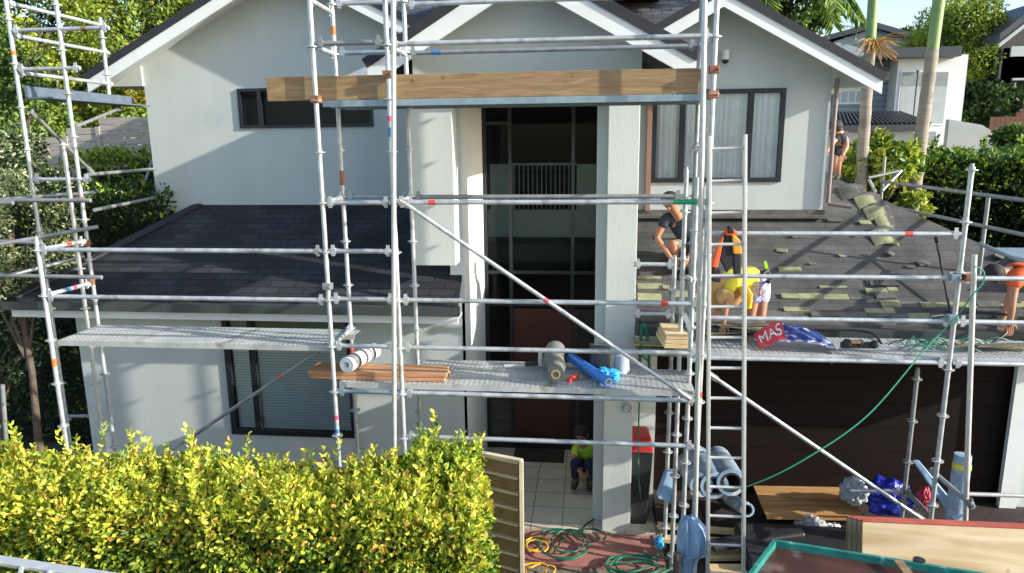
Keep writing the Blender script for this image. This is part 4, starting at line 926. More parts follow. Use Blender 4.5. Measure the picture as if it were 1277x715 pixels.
# underlay rolls
for i,(p,q,r_,l) in enumerate((((891,606),(869,572),.17,'pale blue wrapped underlay roll standing left most behind the ladder'),((875,606),(856,578),.14,'pale wrapped underlay roll between the standards and the ladder'),((912,602),(894,572),.17,'blue striped underlay roll right of the ladder stile'),((932,636),(910,622),.085,'small wrapped roll lying lowest behind the ladder'))):
    a = P(*p,Y=7.95); b = P(*q,Y=8.7); roll('underlay_roll', a, b, r_, 'underwrap', l, 'roll', 'underlay rolls in front of the garage', core='dkplas', ri=.72)
o = MB().prism([P(830,590,Y=7.7),P(842,590,Y=7.7),P(838,628,Y=7.6),P(819,622,Y=7.6)],(0,.12,0)).build('wrap_sheet','paleb',None,bevel=.02); mk(o,'loose pale blue wrap flap left of the underlay rolls','wrap')
cl = P(866,690,Y=6.5)
def drape(name, outline, Y, mt, label, cat, depth=.18, n=26):
    """hanging garment: two bulging folded sheets closed along an outline given as left/right pixel edges"""
    vs = []; fs = []; rows = len(outline)
    R_ = []
    for (yy, xl_, xr__) in outline: R_.append((P(xl_,yy,Y=Y), P(xr__,yy,Y=Y)))
    ring = 28
    for i,(a,b) in enumerate(R_):
        for k in range(ring):
            t = 2*math.pi*k/ring; c_ = (a+b)/2; w = (b-a).length/2
            fold = 1+.28*math.sin(5*t+i*.5)+.16*math.sin(11*t-i*.3)
            vs.append((c_.x+w*math.cos(t)*(.93+.1*math.sin(7*t+i*.4)), c_.y+depth*(w/.2)**.5*math.sin(t)*fold*.8, c_.z+.02*math.sin(3*t+i)))
    for i in range(rows-1): fs += [(i*ring+k,i*ring+(k+1)%ring,(i+1)*ring+(k+1)%ring,(i+1)*ring+k) for k in range(ring)]
    fs += [tuple(range(ring)), tuple(range(rows*ring-1,(rows-1)*ring-1,-1))]
    return tag(MB().add(vs,fs).build(name,mt,None,True),label,cat)
drape('blue_shirt',[(645,852,864),(650,848,872),(658,845,880),(668,843,885),(678,842,886),(688,843,885),(693,843,872),(703,846,868),(716,846,866),(730,848,866)],6.55,'paleb','light blue work shirt hung over a post at the foot of the ladder','shirt',.13)
mk(MB().tube(P(855,650,Y=6.6),(P(855,650,Y=6.6).x,6.6,0),.03,10).tube(P(844,690,Y=6.4),(P(844,690,Y=6.4).x,6.4,0),.035,10).build('post','bark',None,True),'short dark post holding the blue shirt','post')
# blue tarp, grey bag etc
c = P(1112,618,Y=8.4); cloth('tarp_bundle',(c.x,8.5,c.z-.08),(.3,.25,.24),'ryl','royal blue tarp bundle before the garage door','tarp',11,.25)
c = P(1064,615,Y=8.2); cloth('cloth_bag',(c.x+.1,8.45,c.z-.1),(.17,.17,.2),'greycl','grey crumpled bag between the plywood and the blue tarp','bag',12,.3)
c = P(1012,655,Z=.3); cloth('paper_rag',(c.x,c.y,.3),(.2,.1,.12),'greycl','pale grey rag under the near edge of the brown plywood','rag',13,.35)
c = P(1038,655,Z=.3); cloth('paper_scrap',(c.x,c.y,.27),(.1,.08,.06),'whitecl','white crumpled paper on the ground beside the grey rag','paper',14,.35)
c = P(1152,620,Y=8.3); cloth('red_bag',(c.x,8.3,c.z-.02),(.08,.1,.16),'redwrap','small red bag beside the right scaffold standard','bag',15,.2)
o = MB().prism([P(1150,591,Y=8.1),P(1158,590,Y=8.1),P(1203,644,Y=7.6),P(1190,650,Y=7.6)],(.01,.3,.03)).build('foam_board','paleb',None,bevel=.01); mk(o,'pale blue board leaning diagonally behind the right standard','board')
a = P(1201,567,Y=7.75); o = MB().tube((a.x,7.75,a.z),(a.x-.03,7.7,.062),.085,18,.12).build('wrapped_roll','underwrap',None,True); mk(o,'upright pale blue wrapped roll with a yellow band right of the standard','roll')
zb_ = P(1201,583,Y=7.7).z; MB().tube((a.x-.002,7.745,zb_+.03),(a.x-.004,7.742,zb_-.03),.092,18,.094,False).build('yellow_band',mat('yellow_tape',(.75,.6,.05),.5),o,True)
MB().box(gx2-.1, 8.4, 8.3, 8.9, .1, .2).build('kerb_edge','brick')['kind'] = 'structure'
# pale plywood sheets with red edges, leaning
yA_, yB_ = 5.75, 6.15
def leansheet(i):
    dx = i*6; Yo = i*.045
    tl_ = P(1058+dx, 647+i*1.5, Y=yB_-Yo); tr_ = Vector((tl_.x+3.4, tl_.y, tl_.z)); dn = Vector((0,-.22,-1.18))
    o = MB().prism([tl_, tr_, tr_+dn, tl_+dn], (0,.032,.006)).build('plywood_sheet','ply',None)
    mk(o, 'pale knotty plywood sheet with a red edge, %s of the leaning stack' % ('rearmost','second from the back','third from the back','front sheet')[i], 'plywood sheet', 'leaning plywood sheets')
    MB().bar(tl_+Vector((0,.016,.008)), tr_+Vector((0,.016,.008)), .034, .010).build('painted_edge','redpaint',o)
    MB().prism([tl_+Vector((-.003,0,0)), tl_+Vector((-.003,.032,.006)), tl_+Vector((-.003,.032,.006))+dn, tl_+Vector((-.003,0,0))+dn],(-.003,0,0)).build('end_grain','slat',o)
for i in range(4): leansheet(i)
# teal edged skip trailer in the foreground
zt2 = 1.62
a,b = P(966,679,Z=zt2), P(912,718,Z=zt2); e = P(1300,733,Z=zt2); f_ = P(860,760,Z=zt2)
tr = thing('skip_bin', ((a.x+e.x)/2, a.y-.5, 0), 'dark brown bin with a teal rim in the lower right foreground', 'bin')
lid = [a, e, e+Vector((-.1,-1.1,0)), f_+Vector((0,-.4,0))]
MB().prism([Vector(v)+Vector((0,0,-.02)) for v in lid],(0,0,-.06)).build('cover','bin',tr)
cen = sum((Vector(v) for v in lid), Vector())/4
rim = MB()
for i in range(4): rim.bar(lid[i], lid[(i+1)%4], .03, .08)
rim.build('rim','teal',tr)
low = [cen+(Vector(v)-cen)*.82-Vector((0,0,zt2)) for v in lid]
MB().hexa([low[3],low[2],low[1],low[0]]+[Vector(lid[3])-Vector((0,0,.08)),Vector(lid[2])-Vector((0,0,.08)),Vector(lid[1])-Vector((0,0,.08)),Vector(lid[0])-Vector((0,0,.08))]).build('body','teal',tr)
s0 = P(1120,699,Z=zt2+.05); s1 = P(1138,722,Z=zt2+.03)
MB().bar(s0, s1, .07, .01).build('strap','slat',tr); MB().tube(P(1146,702,Z=zt2+.02),P(1146,702,Z=zt2+.02)+Vector((0,0,.03)),.045,16).build('cap','rubber',tr,True)
# slatted gate panel right of the hedge
gp0 = P(598,566,Y=6.25); gp1 = P(651,574,Y=6.1); gt = thing('slatted_gate', (gp0.x, 6.2, 0), 'brown slatted timber gate panel with a pale edge right of the hedge', 'gate')
gz_top = (gp0.z+gp1.z)/2; nb = 11
for i in range(nb):
    z = gz_top-.16*(i+1)
    if z < 0: break
    MB().prism([Vector((gp0.x-.1,6.28,z)),Vector((gp1.x-.03,6.1,z)),Vector((gp1.x-.03,6.1,z+.145)),Vector((gp0.x-.1,6.28,z+.145))],(0.01,.02,0)).build('slat','slat',gt)
    MB().prism([Vector((gp0.x-.1,6.262,z+.135)),Vector((gp1.x-.04,6.082,z+.135)),Vector((gp1.x-.04,6.082,z+.153)),Vector((gp0.x-.1,6.262,z+.153))],(0.0,.016,0)).build('lit_edge_strip','slatedge',gt)  # pale strip added along each slat top to paint its lit edge
MB().bar((gp1.x-.005,6.085,0),(gp1.x-.005,6.085,gz_top+.01),.035,.05,(0,1,0)).build('edge_post','slatedge',gt)
MB().bar((gp0.x-.1,6.27,gz_top+.01),(gp1.x,6.09,gz_top+.01),.05,.02).build('top_rail','slatedge',gt)
# wheelie bin behind column
bx0, bx1 = P(789,560,Y=8.75).x, P(812,560,Y=8.75).x; zbt = P(800,532,Y=8.75).z
wb = thing('wheelie_bin', ((bx0+bx1)/2, 8.7, 0), 'dark wheelie bin with a red lid standing just right of the column', 'wheelie bin')
MB().hexa([(bx0-.02,8.5,.062),(bx1-.06,8.5,.062),(bx1-.06,8.85,.062),(bx0-.02,8.85,.062),(bx0-.08,8.45,zbt-.22),(bx1,8.45,zbt-.22),(bx1,8.9,zbt-.22),(bx0-.08,8.9,zbt-.22)]).build('body','dkplas',wb,bevel=.015)
MB().prism([(bx0-.1,8.42,zbt-.22),(bx1+.01,8.42,zbt-.22),(bx1-.04,8.58,zbt-.08),(bx0-.08,8.58,zbt-.08)],(0,.34,.02)).build('lid','binred',wb,bevel=.02)
for s in (bx0-.05, bx1-.03): MB().tube((s-.02,8.86,.14),(s+.02,8.86,.14),.08,16).build('wheel','rubber',wb,True)
cb = P(822,677,Z=.2); cloth('rag',(cb.x,cb.y,.2),(.06,.06,.09),'ltblue','small bright blue rag on the hose at ground level','rag',21,.3)
cb = P(805,647,Z=.1); tag(MB().box(cb.x-.08,cb.x+.08,cb.y-.05,cb.y+.05,.062,.1).build('sponge',mat('sponge_yellow',(.45,.40,.08),.9),None,bevel=.01),'small yellow sponge on the ground right of the column foot','sponge')
# wall light/hook on column
cc = P(783,508,Y=8.3); o = MB().path([Vector((cc.x+.045*math.cos(t),8.29,cc.z+.06*math.sin(t))) for t in np.linspace(0,6.28,14)],.014).build('bag_hook','galv',house,True)
# ================================================================= PEOPLE
M['skin'] = mat('skin', (.42,.20,.12), .6, var=.08, scale=8); M['hair'] = mat('dark_hair', (.02,.015,.012), .7, bump=.5, bscale=80)
M['tee'] = mat('black_tee', (.03,.035,.05), .85, var=.2); M['shortsg'] = mat('khaki_shorts', (.20,.19,.14), .85)
M['yellow'] = mat('yellow_hi_vis', (.80,.72,.05), .75, var=.08); M['gold'] = mat('golden_shirt', (.80,.45,.02), .75); M['lime'] = mat('lime_hi_vis', (.42,.75,.04), .7)
M['shoe'] = mat('dark_boot', (.025,.022,.02), .7); M['boot'] = mat('brown_shoe', (.07,.04,.035), .7)
M['pat'] = brickmat('patterned_shorts', (.6,.6,.72), (.08,.10,.30), (.5,.5,.65), .05, .05, .006, var=.5, noise_scale=30)
M['straw'] = mat('straw_hat', (.55,.33,.14), .8, var=.15, bump=.4, bscale=120); M['navycl'] = mat('navy_trousers', (.02,.025,.05), .85)
def skin(name, verts, edges, radii, mt, parent, sub=2, root=0):
    me = bpy.data.meshes.new(name+'_sk'); off = parent_origin(parent)
    me.from_pydata([tuple(Vector(v)-off) for v in verts], edges, [])
    o = bpy.data.objects.new(name, me); C.objects.link(o)
    md = o.modifiers.new('s', 'SKIN'); md.use_smooth_shade = True
    sv = me.skin_vertices[0].data
    for i, r in enumerate(radii):
        sv[i].radius = (r, r) if not hasattr(r, '__len__') else r; sv[i].use_root = (i == root)
    ss = o.modifiers.new('ss', 'SUBSURF'); ss.levels = sub; ss.render_levels = sub
    dg = bpy.context.evaluated_depsgraph_get(); nm = bpy.data.meshes.new_from_object(o.evaluated_get(dg))
    bpy.data.objects.remove(o); nm.name = name
    nm.materials.clear(); nm.materials.append(M[mt]); nm.polygons.foreach_set('use_smooth', [True]*len(nm.polygons))
    o = bpy.data.objects.new(name, nm); C.objects.link(o); o.parent = parent
    return o
def person(j, label, clothes, group='workers on the site', hair='hair', face=(0,-1,0), shoes='shoe', cat='person', hat=False, handcurl=(0,0,-1)):
    """j: world joints pelvis, chest, neck, head, sh_l/r, el_l/r, wr_l/r, hip_l/r, kn_l/r, an_l/r, toe_l/r"""
    J = {k: Vector(v) for k, v in j.items()}
    lo = min(v.z for v in J.values()); pr = thing('person', (J['pelvis'].x, J['pelvis'].y, lo-.04), label, cat, group)
    V, E, Rr, ix = [], [], [], {}
    def add(k, p, r, to=None):
        ix[k] = len(V); V.append(Vector(p)); Rr.append(r)
        if to is not None: E.append((ix[to], ix[k]))
    add('pelvis', J['pelvis'], (.135,.12)); add('belly', J['pelvis'].lerp(J['chest'],.5), (.115,.105), 'pelvis'); add('chest', J['chest'], (.125,.12), 'belly')
    add('neck', J['neck'], .055, 'chest'); d = (J['head']-J['neck']).normalized(); fc = Vector(face); fc = (fc-d*fc.dot(d)).normalized()
    add('jaw', J['neck']+(J['head']-J['neck'])*.55+fc*.015, .068, 'neck'); add('head', J['head'], .098, 'jaw'); add('crown', J['head']+d*.07, .075, 'head')
    for s in 'lr':
        add('sh'+s, J['sh_'+s], .062, 'chest'); add('el'+s, J['el_'+s], .042, 'sh'+s); add('fa'+s, J['el_'+s].lerp(J['wr_'+s],.3), .043, 'el'+s); add('wr'+s, J['wr_'+s], .028, 'fa'+s)
        hd = (J['wr_'+s]-J['el_'+s]).normalized(); add('pa'+s, J['wr_'+s]+hd*.06, (.036,.02), 'wr'+s)
        add('hip'+s, J['hip_'+s], .092, 'pelvis'); add('kn'+s, J['kn_'+s], .058, 'hip'+s); add('ca'+s, J['kn_'+s].lerp(J['an_'+s],.3), .056, 'kn'+s); add('an'+s, J['an_'+s], .037, 'ca'+s)
        add('to'+s, J['toe_'+s], .036, 'an'+s)
    body = skin('body', V, E, Rr, 'skin', pr)
    # nose, ears, eyes, fingers joined into the same body mesh
    ex = MB(); side = d.cross(fc).normalized(); hc = J['head']
    ex.ball(hc+fc*.098-d*.02, (.014,.014,.02), 8, 6); ex.ball(hc+side*.095-d*.01, (.02,.02,.03), 8, 6); ex.ball(hc-side*.095-d*.01, (.02,.02,.03), 8, 6)
    for s in 'lr':
        hd = (J['wr_'+s]-J['el_'+s]).normalized(); sd = hd.cross(Vector((0,1,0)));  sd = sd.normalized() if sd.length > .1 else Vector((1,0,0)); cu = Vector(handcurl)
        base = J['wr_'+s]+hd*.085
        for k in range(4):
            b0 = base+sd*(k-1.5)*.019; b1 = b0+hd*(.04-.004*abs(k-1.3)); b2 = b1+(hd*.7+cu*.7).normalized()*.03; ex.path([b0-hd*.03,b0,b1,b2],[.009,.009,.0085,.007],7)
        t0_ = J['wr_'+s]+hd*.03+sd*.03; ex.path([t0_, t0_+sd*.03+hd*.02, t0_+sd*.04+hd*.05],[.011,.01,.008],7)
    exo = ex.build('x', 'skin', pr, True)
    bm = bmesh.new(); bm.from_mesh(body.data); bm.from_mesh(exo.data); bm.to_mesh(body.data); bm.free(); bpy.data.objects.remove(exo)
    body.data.polygons.foreach_set('use_smooth', [True]*len(body.data.polygons))
    eyes = MB()
    for s in (-1,1): eyes.ball(hc+fc*.088+side*s*.034+d*.012, .012, 8, 6)
    eyes.build('eyes', 'rubber', pr, True)
    for c in clothes:
        if c[0] == 'top':
            v = [J['pelvis'].lerp(J['chest'],.12), J['pelvis'].lerp(J['chest'],.5), J['chest'], J['chest'].lerp(J['neck'],.72)]; r = [.16,.155,.172,.095]; e = [(0,1),(1,2),(2,3)]
            for s in 'lr':
                n = len(v); v += [J['sh_'+s], J['sh_'+s].lerp(J['el_'+s], c[2])]; r += [.092,.070]; e += [(2,n),(n,n+1)]
                if c[2] >= .99: v.append(J['el_'+s].lerp(J['wr_'+s],.85)); r.append(.05); e.append((n+1,n+2))
            skin('shirt', v, e, r, c[1], pr, root=2)
        if c[0] == 'bottom':
            v = [J['pelvis'].lerp(J['chest'],.15), J['pelvis']]; r = [.15,.165]; e = [(0,1)]
            for s in 'lr':
                n = len(v); f = c[2]; v += [J['hip_'+s], J['hip_'+s].lerp(J['kn_'+s], min(f,1))]; r += [.112, .088 if f < 1 else .078]; e += [(1,n),(n,n+1)]
                if f > 1: v.append(J['kn_'+s].lerp(J['an_'+s],.92)); r.append(.058); e.append((n+1,n+2))
            skin('shorts' if c[2] < 1 else 'trousers', v, e, r, c[1], pr, root=1)
    if not hat:
        hb = MB(); hb.ball(hc+d*.03-fc*.02, (.112,.112,.105), 18, 12); ho = hb.build('hair', hair, pr, True)
        bm = bmesh.new(); bm.from_mesh(ho.data); o_ = parent_origin(pr); cut = hc-o_+fc*.045
        bmesh.ops.bisect_plane(bm, geom=bm.verts[:]+bm.edges[:]+bm.faces[:], plane_co=cut, plane_no=(fc-d*.5).normalized(), clear_outer=True)
        bmesh.ops.holes_fill(bm, edges=bm.edges[:]); bm.to_mesh(ho.data); bm.free()
    for s in 'lr':
        a, t = J['an_'+s], J['toe_'+s]; sh = MB(); dd = (t-a); dd.z = 0; dd = dd.normalized() if dd.length > .01 else Vector((0,-1,0))
        sh.path([a+Vector((0,0,.05))-dd*.01, a+Vector((0,0,0))-dd*.015, a+Vector((0,0,-.03))+dd*.05, t+dd*.02+Vector((0,0,-.01)), t+dd*.06+Vector((0,0,-.012))], [.05,.052,.05,.046,.02], 10)
        sh.build('shoe', shoes, pr, True)
    return pr, J
def jp(d):
    return {k: P(v[0], v[1], Y=v[2]) for k, v in d.items()}
# 1 crouched worker in black tee on the roof right of the column
fy = RF(845,338).y
w1j = jp(dict(pelvis=(867,314,fy+.25), chest=(855,283,fy+.08), neck=(843,265,fy-.08), head=(836,252,fy-.18), sh_l=(831,271,fy), sh_r=(869,272,fy+.05), el_l=(819,297,fy-.05), el_r=(876,298,fy-.05), wr_l=(836,321,fy-.2), wr_r=(858,322,fy-.25), hip_l=(860,316,fy+.2), hip_r=(874,316,fy+.25), kn_l=(838,302,fy-.15), kn_r=(866,306,fy-.2), an_l=(845,332,fy), an_r=(864,333,fy), toe_l=(839,336,fy-.1), toe_r=(861,337,fy-.1)))
person(w1j, 'crouching person in a black tee and khaki shorts working on the roof beside the column', [('top','tee',.55),('bottom','shortsg',.9)], face=(-.4,-.8,-.5))
# 2 bending worker with straw hat
w2j = jp(dict(pelvis=(946,352,8.1), chest=(921,343,8.0), neck=(906,350,7.95), head=(903,366,7.9), sh_l=(912,352,7.85), sh_r=(914,346,8.15), el_l=(905,382,7.8), el_r=(898,376,8.15), wr_l=(902,404,7.8), wr_r=(890,398,8.1), hip_l=(941,357,8.0), hip_r=(950,356,8.2), kn_l=(937,388,7.97), kn_r=(950,388,8.15), an_l=(932,421,8.0), an_r=(945,417,8.15), toe_l=(925,425,7.93), toe_r=(939,422,8.05)))
p2, J2 = person(w2j, 'person in yellow top, patterned shorts and straw hat bending at the roof edge', [('top','yellow',.5),('bottom','pat',.75)], face=(-.5,-.3,-.8), hat=True)
hc = J2['head']; hd_ = (J2['head']-J2['neck']).normalized(); 
u_ = hd_.cross(Vector((0,1,0))).normalized(); v_ = hd_.cross(u_)
ht = MB(); n = 28; vs = []
prof = [(.215,.0),(.15,.012),(.105,.01),(.1,.07),(.08,.105),(.0,.11)]
tilt = (Vector((0,-1,-.35))).normalized(); a1 = tilt.cross(Vector((1,0,0))).normalized(); a2 = tilt.cross(a1)
for (r_, h_) in prof:
    for k in range(n): t = 2*math.pi*k/n; vs.append(hc+tilt*(h_+.02)+(a1*math.cos(t)+a2*math.sin(t))*r_)
for i in range(len(prof)-1): ht.f += [(i*n+k,i*n+(k+1)%n,(i+1)*n+(k+1)%n,(i+1)*n+k) for k in range(n)]
ht.v = [tuple(v) for v in vs]; ht.mi = [0]*len(ht.f); ho = ht.build('straw_hat','straw',p2,True); sd_ = ho.modifiers.new('t','SOLIDIFY'); sd_.thickness = .006
MB().path([P(948,345,Y=7.95),P(956,338,Y=8.0),P(962,349,Y=8.0),P(958,352,Y=7.9)],[.03,.04,.03,.02],8).build('tool_belt','rubber',p2,True)
MB().bar(P(954,326,Y=8.0),P(957,338,Y=8.0),.03,.03).build('hammer_handle','lime',p2)
dd_ = MB().path([P(926,357,Y=7.82),P(931,368,Y=7.8),P(933,384,Y=7.82)],[.05,.065,.04],10).build('shirt_tail','gold',p2,True)
# 3 orange shirt worker at right edge
w3j = jp(dict(pelvis=(1322,345,8.3), chest=(1292,340,8.25), neck=(1269,338,8.2), head=(1254,342,8.15), sh_l=(1276,350,8.05), sh_r=(1280,336,8.4), el_l=(1273,378,8.0), el_r=(1270,370,8.4), wr_l=(1271,402,8.0), wr_r=(1262,396,8.35), hip_l=(1322,352,8.2), hip_r=(1324,352,8.4), kn_l=(1312,388,8.15), kn_r=(1330,388,8.4), an_l=(1318,425,8.2), an_r=(1330,425,8.4), toe_l=(1308,429,8.1), toe_r=(1320,429,8.3)))
w3j = {k: v+Vector((-.09,0,0)) for k, v in w3j.items()}
person(w3j, 'dark haired person in an orange shirt reaching down at the right edge of the roof', [('top','hvo',.45),('bottom','navycl',.9)], face=(-.6,-.4,-.7))
# 4 far worker behind the right wall
w4j = jp(dict(pelvis=(1046,184,12.4), chest=(1048,172,12.3), neck=(1046,166,12.2), head=(1042,160,12.1), sh_l=(1042,172,12.2), sh_r=(1054,170,12.3), el_l=(1037,180,12.1), el_r=(1056,182,12.2), wr_l=(1032,188,12.0), wr_r=(1052,192,12.1), hip_l=(1043,187,12.4), hip_r=(1049,187,12.4), kn_l=(1041,203,12.35), kn_r=(1045,204,12.35), an_l=(1041,218,12.4), an_r=(1045,219,12.4), toe_l=(1038,221,12.3), toe_r=(1043,222,12.3)))
person(w4j, 'distant person in dark top and shorts bending behind the right corner of the house', [('top','tee',.5),('bottom','navycl',.7)], face=(-.7,-.5,-.5))
# 5 seated worker on the porch
w5j = jp(dict(pelvis=(745,578,9.6), chest=(741,560,9.5), neck=(738,549,9.42), head=(736,541,9.36), sh_l=(730,562,9.45), sh_r=(753,561,9.5), el_l=(727,576,9.3), el_r=(756,577,9.35), wr_l=(733,586,9.12), wr_r=(748,587,9.15), hip_l=(740,580,9.55), hip_r=(751,580,9.6), kn_l=(728,576,9.15), kn_r=(746,578,9.15), an_l=(729,601,9.15), an_r=(748,603,9.15), toe_l=(727,607,9.05), toe_r=(747,609,9.05)))
w5j = {k: v+Vector((-.13,.22,-.11)) for k, v in w5j.items()}
person(w5j, 'person in lime top and dark trousers sitting behind the porch column', [('top','lime',.6),('bottom','navycl',1.5)], face=(-.2,-.8,-.5), shoes='boot')
c5 = w5j['pelvis']; tag(MB().box(c5.x-.2,c5.x+.22,c5.y-.15,c5.y+.2,porchZ+.001,max(porchZ+.1,c5.z-.14)).build('crate','pineend',None,bevel=.01),'low wooden crate the lime shirted person sits on','crate')
# ================================================================= VEGETATION
def hedge(name, label, box, n, size, mats, probs, amp=.15, seed=3, faces=('top','front','right'), shoots=0, cat='hedge', group=None, topm=None, core='twig', inset=.18):
    x0,x1,y0,y1,z0,z1 = box; root = thing(name, ((x0+x1)/2,(y0+y1)/2,z0), label, cat, group)
    MB().box(x0+inset,x1-inset,y0+inset,y1-inset,z0,z1-inset*1.1).build('stem', core, root)
    g_ = np.random.default_rng(seed); area = dict(top=(x1-x0)*(y1-y0), front=(x1-x0)*(z1-z0), right=(y1-y0)*(z1-z0), left=(y1-y0)*(z1-z0), back=(x1-x0)*(z1-z0))
    tot = sum(area[f] for f in faces); Ps=[]; Ds=[]; Mi=[]
    for f in faces:
        k = int(n*area[f]/tot*(1.25 if f == 'top' else 1)); a = g_.random(k); b = g_.random(k); dpt = np.abs(g_.normal(size=k))*.09-.02
        X = x0+(x1-x0)*a
        if f == 'top': p = np.stack([X, y0+(y1-y0)*b, np.full(k,z1)],1); nn = np.array([0,0,1.])
        if f == 'front': p = np.stack([X, np.full(k,y0), z0+(z1-z0)*b],1); nn = np.array([0,-1.,0])
        if f == 'back': p = np.stack([X, np.full(k,y1), z0+(z1-z0)*b],1); nn = np.array([0,1.,0])
        if f == 'right': p = np.stack([np.full(k,x1), y0+(y1-y0)*a, z0+(z1-z0)*b],1); nn = np.array([1.,0,0])
        if f == 'left': p = np.stack([np.full(k,x0), y0+(y1-y0)*a, z0+(z1-z0)*b],1); nn = np.array([-1.,0,0])
        w = np.array([noise.noise(Vector(q)*1.7)*1.0+noise.noise(Vector(q)*4.5)*.6 for q in p])
        p = p+nn*(w*amp-dpt)[:,None]; p = p+g_.normal(size=(k,3))*.02
        # round the top edges
        d = nn*.8+g_.normal(size=(k,3))*.65+np.array([0,0,.35]); Ps.append(p); Ds.append(d)
        hgt = (p[:,2]-z0)/(z1-z0); pr = np.array(probs); m_ = g_.choice(len(mats), k, p=pr)
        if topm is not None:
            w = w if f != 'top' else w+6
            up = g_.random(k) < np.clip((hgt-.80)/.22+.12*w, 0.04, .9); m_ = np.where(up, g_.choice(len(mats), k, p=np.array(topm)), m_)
        Mi.append(m_)
    # upright young shoots
    for i in range(shoots):
        X = g_.uniform(x0,x1); Y_ = g_.uniform(y0,y1); zt_s = z1+amp*noise.noise(Vector((X,Y_,z1))*1.7); hh = g_.uniform(.05,.24)*(1 if g_.random()>.10 else 2.0); k = int(5+hh*45)
        t = np.linspace(0,1,k)[:,None]; lean = g_.normal(size=2)*.15; base = np.array([X,Y_,zt_s-.04]); p = base+t*np.array([lean[0]*hh,lean[1]*hh,hh])
        ang = np.arange(k)*2.4; d = np.stack([np.cos(ang),np.sin(ang),np.full(k,1.0)],1)+g_.normal(size=(k,3))*.2
        Ps.append(p); Ds.append(d); Mi.append(g_.choice(len(mats), k, p=np.array(topm)))
    p = np.concatenate(Ps); d = np.concatenate(Ds); mi = np.concatenate(Mi)
    leaves('foliage', p, d, size*np.random.default_rng(seed+1).uniform(.65,1.25,len(p)), mats, mi, root, .5)
    return root
hx1 = P(603, 640, Y=5.0).x
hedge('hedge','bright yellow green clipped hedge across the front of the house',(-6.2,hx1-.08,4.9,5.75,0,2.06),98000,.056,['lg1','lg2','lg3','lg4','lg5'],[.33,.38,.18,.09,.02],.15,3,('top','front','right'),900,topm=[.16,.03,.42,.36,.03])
c = P(545,548,Y=5.9)
hedge('shrub','taller leafy shrub rising at the right end of the front hedge',(P(505,560,Y=5.6).x,P(590,560,Y=5.6).x,5.5,6.1,0,P(545,543,Y=5.8).z-.2),15000,.054,['lg1','lg2','lg3','lg4'],[.4,.3,.22,.08],.14,8,('top','front','right','left'),70,cat='shrub',topm=[.4,.15,.33,.12],inset=.22)
# dark shady side passage on the left
tag(MB().box(-9.5, XL-.55, 11.2, 11.3, 0, 2.2).build('fence','bark'), 'dark timber fence closing the shaded passage left of the house', 'fence')
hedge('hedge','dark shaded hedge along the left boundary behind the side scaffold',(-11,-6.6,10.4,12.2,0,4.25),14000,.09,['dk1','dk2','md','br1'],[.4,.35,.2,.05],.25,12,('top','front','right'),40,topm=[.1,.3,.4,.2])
hedge('hedge','low sunlit hedge in front of the grey stepped fence at upper left',(-10,-6.35,12.6,13.8,0,P(150,197,Y=13).z),9000,.1,['br1','br2','md','dk2'],[.3,.3,.25,.15],.25,13,('top','front'),60,topm=[.5,.3,.15,.05])
tree('shrub','grey green leafy shrub at the left edge beside the scaffold',(P(5,300,Y=8.6).x,8.6,0),P(8,270,Y=8.6),(.72,.75,1.15),14000,.06,['ol1','ol2','dk2','dk1'],[.35,.3,.2,.15],46,.3,31,.06,cat='shrub')
tree('shrub','bare twiggy shrub in the dark lower left corner',(P(0,450,Y=8.8).x-.3,8.8,0),P(-5,420,Y=8.8),(.5,.6,.8),1600,.06,['dk1','dk2','ol1'],[.5,.3,.2],30,.3,32,.05,cat='shrub')
# stepped grey timber fence
fz = [(34,82,172,14.5),(82,122,160,14.5),(122,192,147,14.5)]
fr_ = thing('fence', (P(110,190,Y=14.5).x, 14.5, 0), 'grey weathered timber fence with stepped top at upper left', 'fence')
for (a,b,t,Y_) in fz:
    xa_, xb_ = P(a,t,Y=Y_).x, P(b,t,Y=Y_).x; zt2_ = P(a,t,Y=Y_).z; mb = MB(); z = zt2_
    while z > zt2_-2.6: mb.box(xa_+.004, xb_-.004, Y_, Y_+.03, z-.135, z); z -= .145
    mb.build('board_panel','fence',fr_); MB().box(xb_-.05,xb_+.04,Y_-.03,Y_-.002,0,zt2_+.02).build('post','fence',fr_)
# big trees upper left
tree('tree','large yellow green tree filling the upper left corner behind the scaffold',(P(90,150,Y=20).x,20,0),P(100,50,Y=20),(4.4,2.4,3.6),62000,.13,['br1','br2','or1','dk2','lg3'],[.36,.3,.04,.15,.15],110,.2,41,.3)
tree('tree','darker green tree behind the upper left gable',(P(190,120,Y=23).x,23,0),P(205,40,Y=23),(3.2,2.4,3.6),30000,.14,['md','br2','dk2','br1'],[.3,.3,.25,.15],70,.22,42,.3)
tree('tree','dark tree at the far left edge',(P(0,200,Y=15).x,15,0),P(-8,110,Y=15),(1.6,1.6,2.6),12000,.13,['dk2','md','br2'],[.4,.35,.25],60,.25,43,.2)
tree('tree','dark leafy tree seen in the notch between the middle and right gables',(3.4,21,0),P(875,-8,Y=21),(2.6,2,1.8),8000,.17,['dk1','dk2','md'],[.4,.4,.2],50,.25,44,.25)
tree('tree','leafy tree rising behind the right gable roof',(P(960,60,Y=22).x,22,0),P(960,-2,Y=22),(1.7,1.8,1.4),8000,.17,['md','br2','dk2'],[.4,.3,.3],40,.28,45,.25)
